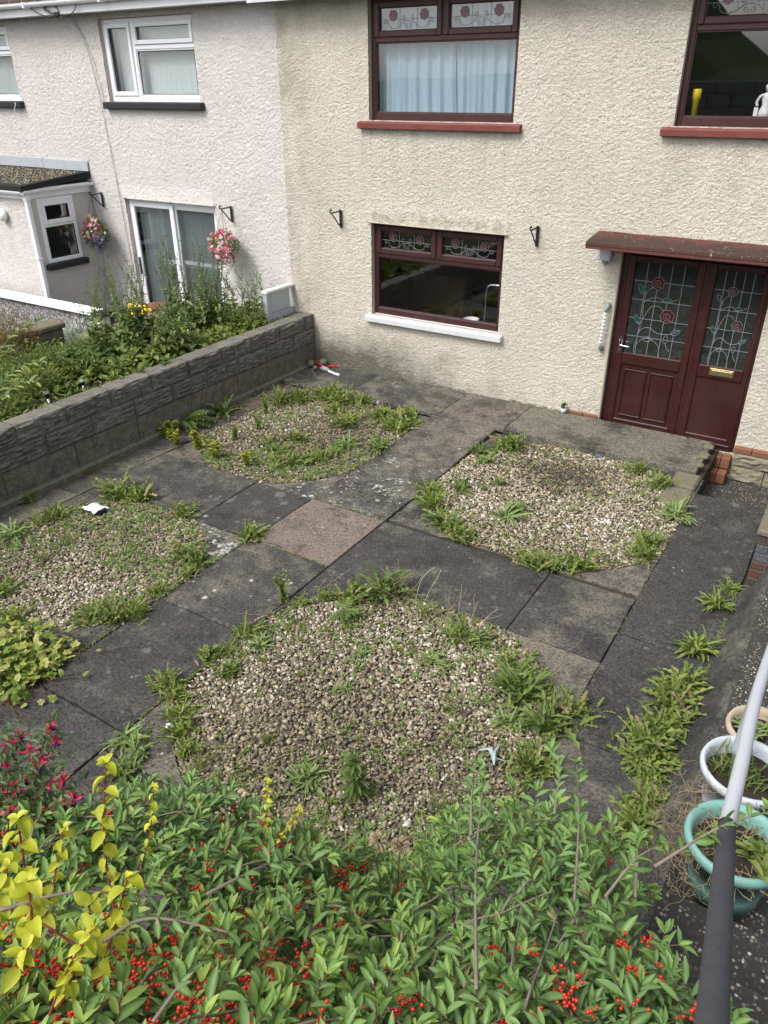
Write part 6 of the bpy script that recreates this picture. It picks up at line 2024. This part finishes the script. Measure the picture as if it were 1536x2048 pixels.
while nsh < 2500:
    u = rng.uniform(-2.25, .78); v = rng.uniform(.34, 2.05)
    if u > .58 + .12 * min(1.6, v): continue
    x, y = UV(u, v)
    top = H(u, v)
    if v > 1.7 and rng.random() < .3: continue
    dep = abs(rng.gauss(0, .055))
    hump = float(vn(np.array(u), np.array(v), 5.0, 55))
    p = Vector((x, y, top - .03 - dep * 1.4 + .05 * (hump - .5)))
    ang = rng.uniform(0, 6.28)
    fw = Vector((-.5316, .847, 0))
    d = Vector((math.cos(ang), math.sin(ang), 0)) * 1.0 + Vector((0, 0, rng.uniform(.0, .5))) + fw * .3
    if v > 1.65: d += fw * .5 - Vector((0, 0, .2))
    lum = .22 * (float(vn(np.array(u), np.array(v), 1.7, 61)) - .45) * 2
    if -1.0 < u < .3 and v < 1.15: lum += .12
    if u > .25: lum -= .12
    shoot(p, d, rng.uniform(.06, .15), rng.randint(5, 9), 1.0, lum)
    nsh += 1
    bq = float(vn(np.array(u), np.array(v), 2.6, 77)) + (.12 if u < .05 else -.06)
    if rng.random() < .24 * (1.7 if v < 1.15 else .6) * (1.3 if u < .12 else .4) * (1.7 if bq > .48 else .3):
        cpos = Vector((x, y, top - rng.uniform(-.015, .03)))
        for j in range(rng.randint(3, 8)):
            BERR.append(cpos + Vector((rng.gauss(0, .010), rng.gauss(0, .010), rng.gauss(0, .006))))
# long arching stems that ride over the hedge, some standing clear of it
STEMS = [((6.91, -7.84, 2.06), (7.21, -8.54, 2.33), 1), ((7.09, -7.48, 1.90), (7.28, -8.09, 2.06), 1), ((6.87, -7.77, 2.02), (6.97, -8.05, 2.08), 1), ((7.0, -7.50, 1.93), (7.13, -7.83, 2.04), 1),
         ((7.42, -7.85, 2.13), (7.34, -8.05, 2.1), 1), ((7.63, -7.79, 2.33), (7.43, -8.03, 2.26), 1), ((6.59, -8.75, 2.40), (6.38, -8.97, 2.47), 0), ((6.78, -8.74, 2.42), (6.57, -8.89, 2.42), 0), ((6.75, -8.84, 2.42), (6.8, -8.96, 2.49), 0), ((6.64, -8.45, 2.20), (6.61, -8.66, 2.31), 0),
         ((7.35, -7.7, 1.94), (7.40, -7.95, 2.02), 1)]
gt = MB()
for a, b, leafy in STEMS:
    a, b = Vector(a), Vector(b)
    m_ = b.lerp(a, .5) + Vector((rng.gauss(0, .02), rng.gauss(0, .02), .03))
    sp = spline([b, m_, a], 10)
    gt.tube(sp, [.0042 * (1 - .55 * i / len(sp)) for i in range(len(sp))], 6)
    for i in range(3, len(sp)):
        dd = sp[i] - sp[i - 1]; az = math.atan2(dd.y, dd.x)
        if rng.random() < (.6 if not leafy else .35): continue
        for sg in (-1, 1):
            if rng.random() < .25: continue
            l = rng.uniform(.026, .048)
            LEAVES.append((sp[i], az + sg * rng.uniform(.3, 1.5), rng.gauss(.3, .45), rng.gauss(0, .5), l, l * .40, rng.random() * .7))
    if leafy:
        for j in range(5):
            l = rng.uniform(.022, .034); LEAVES.append((sp[-1], rng.uniform(0, 6.28), rng.uniform(.3, 1.2), 0, l, l * .4, .7))
for k in range(46):
    u = rng.uniform(-1.5, .6); v = rng.uniform(.45, 1.6)
    pts = []
    az = rng.uniform(0, 6.28); L = rng.uniform(.15, .45)
    for i in range(7):
        uu = u + math.cos(az) * L * i / 6; vv = v + math.sin(az) * L * i / 6
        if uu > .62: break
        x, y = UV(uu, vv); pts.append(Vector((x, y, H(uu, min(2, max(.2, vv))) - .015 + rng.gauss(0, .01) + .02 * math.sin(i))))
    if len(pts) > 3:
        sp = spline(pts, 4); gt.tube(sp, [.0036 * (1 - .5 * i / len(sp)) for i in range(len(sp))], 5)
dl = MB()
for q in rng.sample(LEAVES, 380):
    p, az, el, roll, L, W, r_ = q
    dl.blade(p + Vector((0, 0, .004)), az + .5, el + rng.gauss(0, .5), L * .8, W * .8, 1.2, 3, None, .6, rng.random() * .6, roll + rng.gauss(0, .5))
kind(dl.build('dead_leaves', MT['straw'], hedge), 'stuff')
gt.build('branches', MT['grey_twig'], hedge, True)
tw.build('twigs', MT['twig'], hedge)
cotprof = lambda t: max(.03, math.sin(PI * (.02 + .96 * t) ** .92) ** .85)
LEAVES.sort(key=lambda q: (q[0] - CAM).length + .8 * max(0, H(*( (q[0].x - CAM.x) * .847 + (q[0].y - CAM.y) * .5316, -(q[0].x - CAM.x) * .5316 + (q[0].y - CAM.y) * .847)) - .05 - q[0].z) * 4)
def seen(p):
    d = p - CAM; w = d.dot(FWD)
    return w > .2 and abs(d.dot(RIGHT) / w) < .50 and abs(d.dot(UP) / w) < .66
first = [q for q in LEAVES if seen(q[0])][:300]
ids = set(map(id, first))
protos = []
for k in range(10):
    m_ = MB(); m_.rnd = .08 + .09 * k
    m_.blade((0, 0, 0), 0, 0, 1, .34, .35 + .05 * (k % 4), 5, cotprof, .35)
    protos.append(m_.mesh('leaf', MT['coto'], True))
hl = hedge.location
for (p, az, el, roll, L, W, r_) in first:
    o = link('leaf', protos[min(9, int(r_ * 10))], hedge, p - hl, (roll, -el, az))
    o.scale = (L, L * W / L / .34, L)
s = MB()
for q in LEAVES:
    if id(q) in ids: continue
    p, az, el, roll, L, W, r_ = q
    s.blade(p, az, el, L, W, .5, 4 if p.z > 2.15 else 3, cotprof, .35, r_, roll)
kind(s.build('leaves', MT['coto'], hedge, True), 'stuff')
bp = MB(); bp.blob((0, 0, 0), (1, 1, 1.05), 1, 9, 6, .06)
bm = bp.mesh('berry', MT['berry'], True)
BERR.sort(key=lambda p: (p - CAM).length)
bs = MB(); nb = 0
for p in BERR:
    r_ = rng.uniform(.0040, .0052)
    if nb < 300 and seen(p):
        o = link('berry', bm, hedge, p - hl); o.scale = (r_, r_, r_); nb += 1
    else:
        bs.blob(p, r_, 1, 5, 3, .05)
if bs.f: kind(bs.build('berries', MT['berry'], hedge, True), 'stuff')
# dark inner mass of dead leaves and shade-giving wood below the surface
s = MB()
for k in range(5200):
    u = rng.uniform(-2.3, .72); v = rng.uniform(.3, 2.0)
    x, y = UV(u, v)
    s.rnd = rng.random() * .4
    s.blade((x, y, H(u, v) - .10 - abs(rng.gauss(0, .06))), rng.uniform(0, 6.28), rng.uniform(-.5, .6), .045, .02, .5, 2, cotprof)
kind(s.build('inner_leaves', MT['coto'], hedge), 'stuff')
# dead flower heads at the hedge's lip
for p, lb in (((6.42, -8.15, 1.90), 'dead brown flower head at the hedge lip, left one'), ((6.65, -8.02, 1.80), 'dead brown flower head at the middle dip of the hedge'), ((6.71, -7.99, 1.79), 'small dead flower head right beside the middle one')):
    t = thing('dead_flower', lb, 'dead flower', p)
    s = MB()
    for k in range(46):
        d = Vector((rng.gauss(0, 1), rng.gauss(0, 1), rng.gauss(.3, .8))).normalized()
        s.rnd = rng.random(); s.blade(Vector(p) + d * .012, math.atan2(d.y, d.x), math.asin(max(-1, min(1, d.z))), .022, .010, .5, 2)
    s.build('petals', MT['straw'], t)
    s = MB(); s.tube([Vector(p), Vector(p) + Vector((.01, -.03, -.2))], .002, 4); s.build('stem', MT['twig'], t)

# golden leaved shrub growing through the hedge
gold = thing('golden_fuchsia', 'lime yellow leaved shrub with red stems growing through the left of the hedge', 'shrub', (6.4, -8.9, 2.0))
GOLD = [((6.2, -8.57, 2.40), (6.29, -8.68, 2.15), 1.0), ((6.28, -8.84, 2.53), (6.34, -8.92, 2.35), 1.0), ((6.48, -8.94, 2.60), (6.49, -9.02, 2.47), .95), ((6.56, -8.80, 2.50), (6.56, -8.89, 2.37), .8), 
        ((6.2, -8.45, 2.20), (6.22, -8.54, 2.05), .6), ((6.33, -8.15, 2.01), (6.36, -8.21, 1.90), .45), ((6.46, -8.16, 1.98), (6.43, -8.23, 1.90), .42), ((6.6, -8.91, 2.52), (6.58, -8.99, 2.42), .7), ((6.37, -8.92, 2.54), (6.35, -9.0, 2.40), 1.0), ((6.33, -8.78, 2.47), (6.38, -8.9, 2.35), .8), ((6.28, -8.92, 2.50), (6.30, -9.0, 2.36), .95), ((6.52, -8.86, 2.47), (6.53, -8.95, 2.36), .8)]
gp = []
for k in range(6):
    m_ = MB(); m_.rnd = .1 + .16 * k
    m_.blade((0, 0, 0), 0, 0, 1, .60, .5 + .1 * k, 6, lambda t: max(.02, math.sin(PI * (.03 + .95 * t ** .72)) ** 1.0), .3)
    gp.append(m_.mesh('leaf', MT['gold'], True))
st = MB()
for tip, b, sc in GOLD:
    tip, b = Vector(tip), Vector(b)
    b = b + (b - tip) * .4
    sp = spline([b, b.lerp(tip, .5) + Vector((rng.gauss(0, .015), rng.gauss(0, .015), 0)), tip], 6)
    st.tube(sp, [.0036 * (1 - .5 * i / len(sp)) * sc for i in range(len(sp))], 6)
    for i in range(3, len(sp)):
        a0 = i * 1.57 + rng.gauss(0, .2)
        for sg in (0, PI):
            L = rng.uniform(.028, .054) * sc
            o = link('leaf', gp[rng.randrange(6)], gold, sp[i] - gold.location, (rng.gauss(0, .4), -rng.uniform(-.8, .4), a0 + sg + rng.gauss(0, .3)))
            o.scale = (L, L, L)
    for j in range(3):
        L = rng.uniform(.018, .03) * sc
        o = link('leaf', gp[5], gold, sp[-1] - gold.location, (0, -rng.uniform(.3, 1.1), rng.uniform(0, 6.28))); o.scale = (L, L, L)
st.tube(spline([(6.26, -8.93, 2.40), (6.36, -8.95, 2.44), (6.46, -8.94, 2.46), (6.55, -8.93, 2.45)], 6), .0026, 6)
st.build('stems', MT['redstem'], gold)
# plants in the pots
def potplant(name, label, c, n, L, W, mt, el=(.3, 1.3), r_=.08):
    t = thing(name, label, 'plant', c)
    s = MB()
    for k in range(n):
        s.rnd = rng.random(); s.blade((c[0] + rng.gauss(0, r_), c[1] + rng.gauss(0, r_), c[2] + rng.uniform(0, L * .5)), rng.uniform(0, 6.28), rng.uniform(*el), L * rng.uniform(.6, 1.1), W, .7, 4, oval)
    s.build('leaves', MT[mt], t)
potplant('pot_lily', 'bright green lance leaved plant in the teal pot', (7.70, -7.12, 1.40), 26, .11, .028, 'weed', (.2, 1.2), .03)
potplant('pot_seedlings', 'small light green seedlings at the left inside the teal pot', (7.55, -7.08, 1.40), 30, .05, .018, 'weed', (.2, 1.2), .03)
potplant('pot_grass', 'fine dark green tufts in the white tub', (7.57, -6.42, 1.07), 130, .12, .008, 'weed_dark', (.8, 1.5), .055)
potplant('pot_cress', 'light green plant in the black pot', (7.88, -6.46, 1.08), 40, .07, .02, 'weed', (.2, 1.2), .05)
potplant('pot_parsley', 'pale green plant in the terracotta bowl', (7.60, -5.62, .70), 60, .07, .02, 'weed_pale', (.2, 1.2), .05)
s = MB()
for k in range(230):
    az = rng.uniform(0, 6.28); p = Vector((7.46 + rng.gauss(0, .07), -7.02 + rng.gauss(0, .12), 1.12 + rng.random() * .33)); pts = [p]
    for i in range(4):
        az += rng.gauss(0, .5); pts.append(pts[-1] + Vector((math.cos(az), math.sin(az), rng.gauss(0, .5))) * .03)
    s.rnd = rng.random() * .6; s.tube(pts, .0014, 3, False)
for k in range(120):
    az = rng.uniform(0, 6.28); q = rng.random() ** .5 * .13; p = Vector((7.617 + q * math.cos(az), -7.10 + q * math.sin(az), 1.40)); pts = [p]
    for i in range(4):
        az += rng.gauss(0, .5); pts.append(pts[-1] + Vector((math.cos(az), math.sin(az), rng.gauss(0.1, .4))) * .03)
    s.rnd = rng.random() * .6; s.tube(pts, .0014, 3, False)
o = s.build('dead_roots', MT['straw']); kind(o, 'stuff'); o['label'] = 'dry brown tangle round the teal pot'
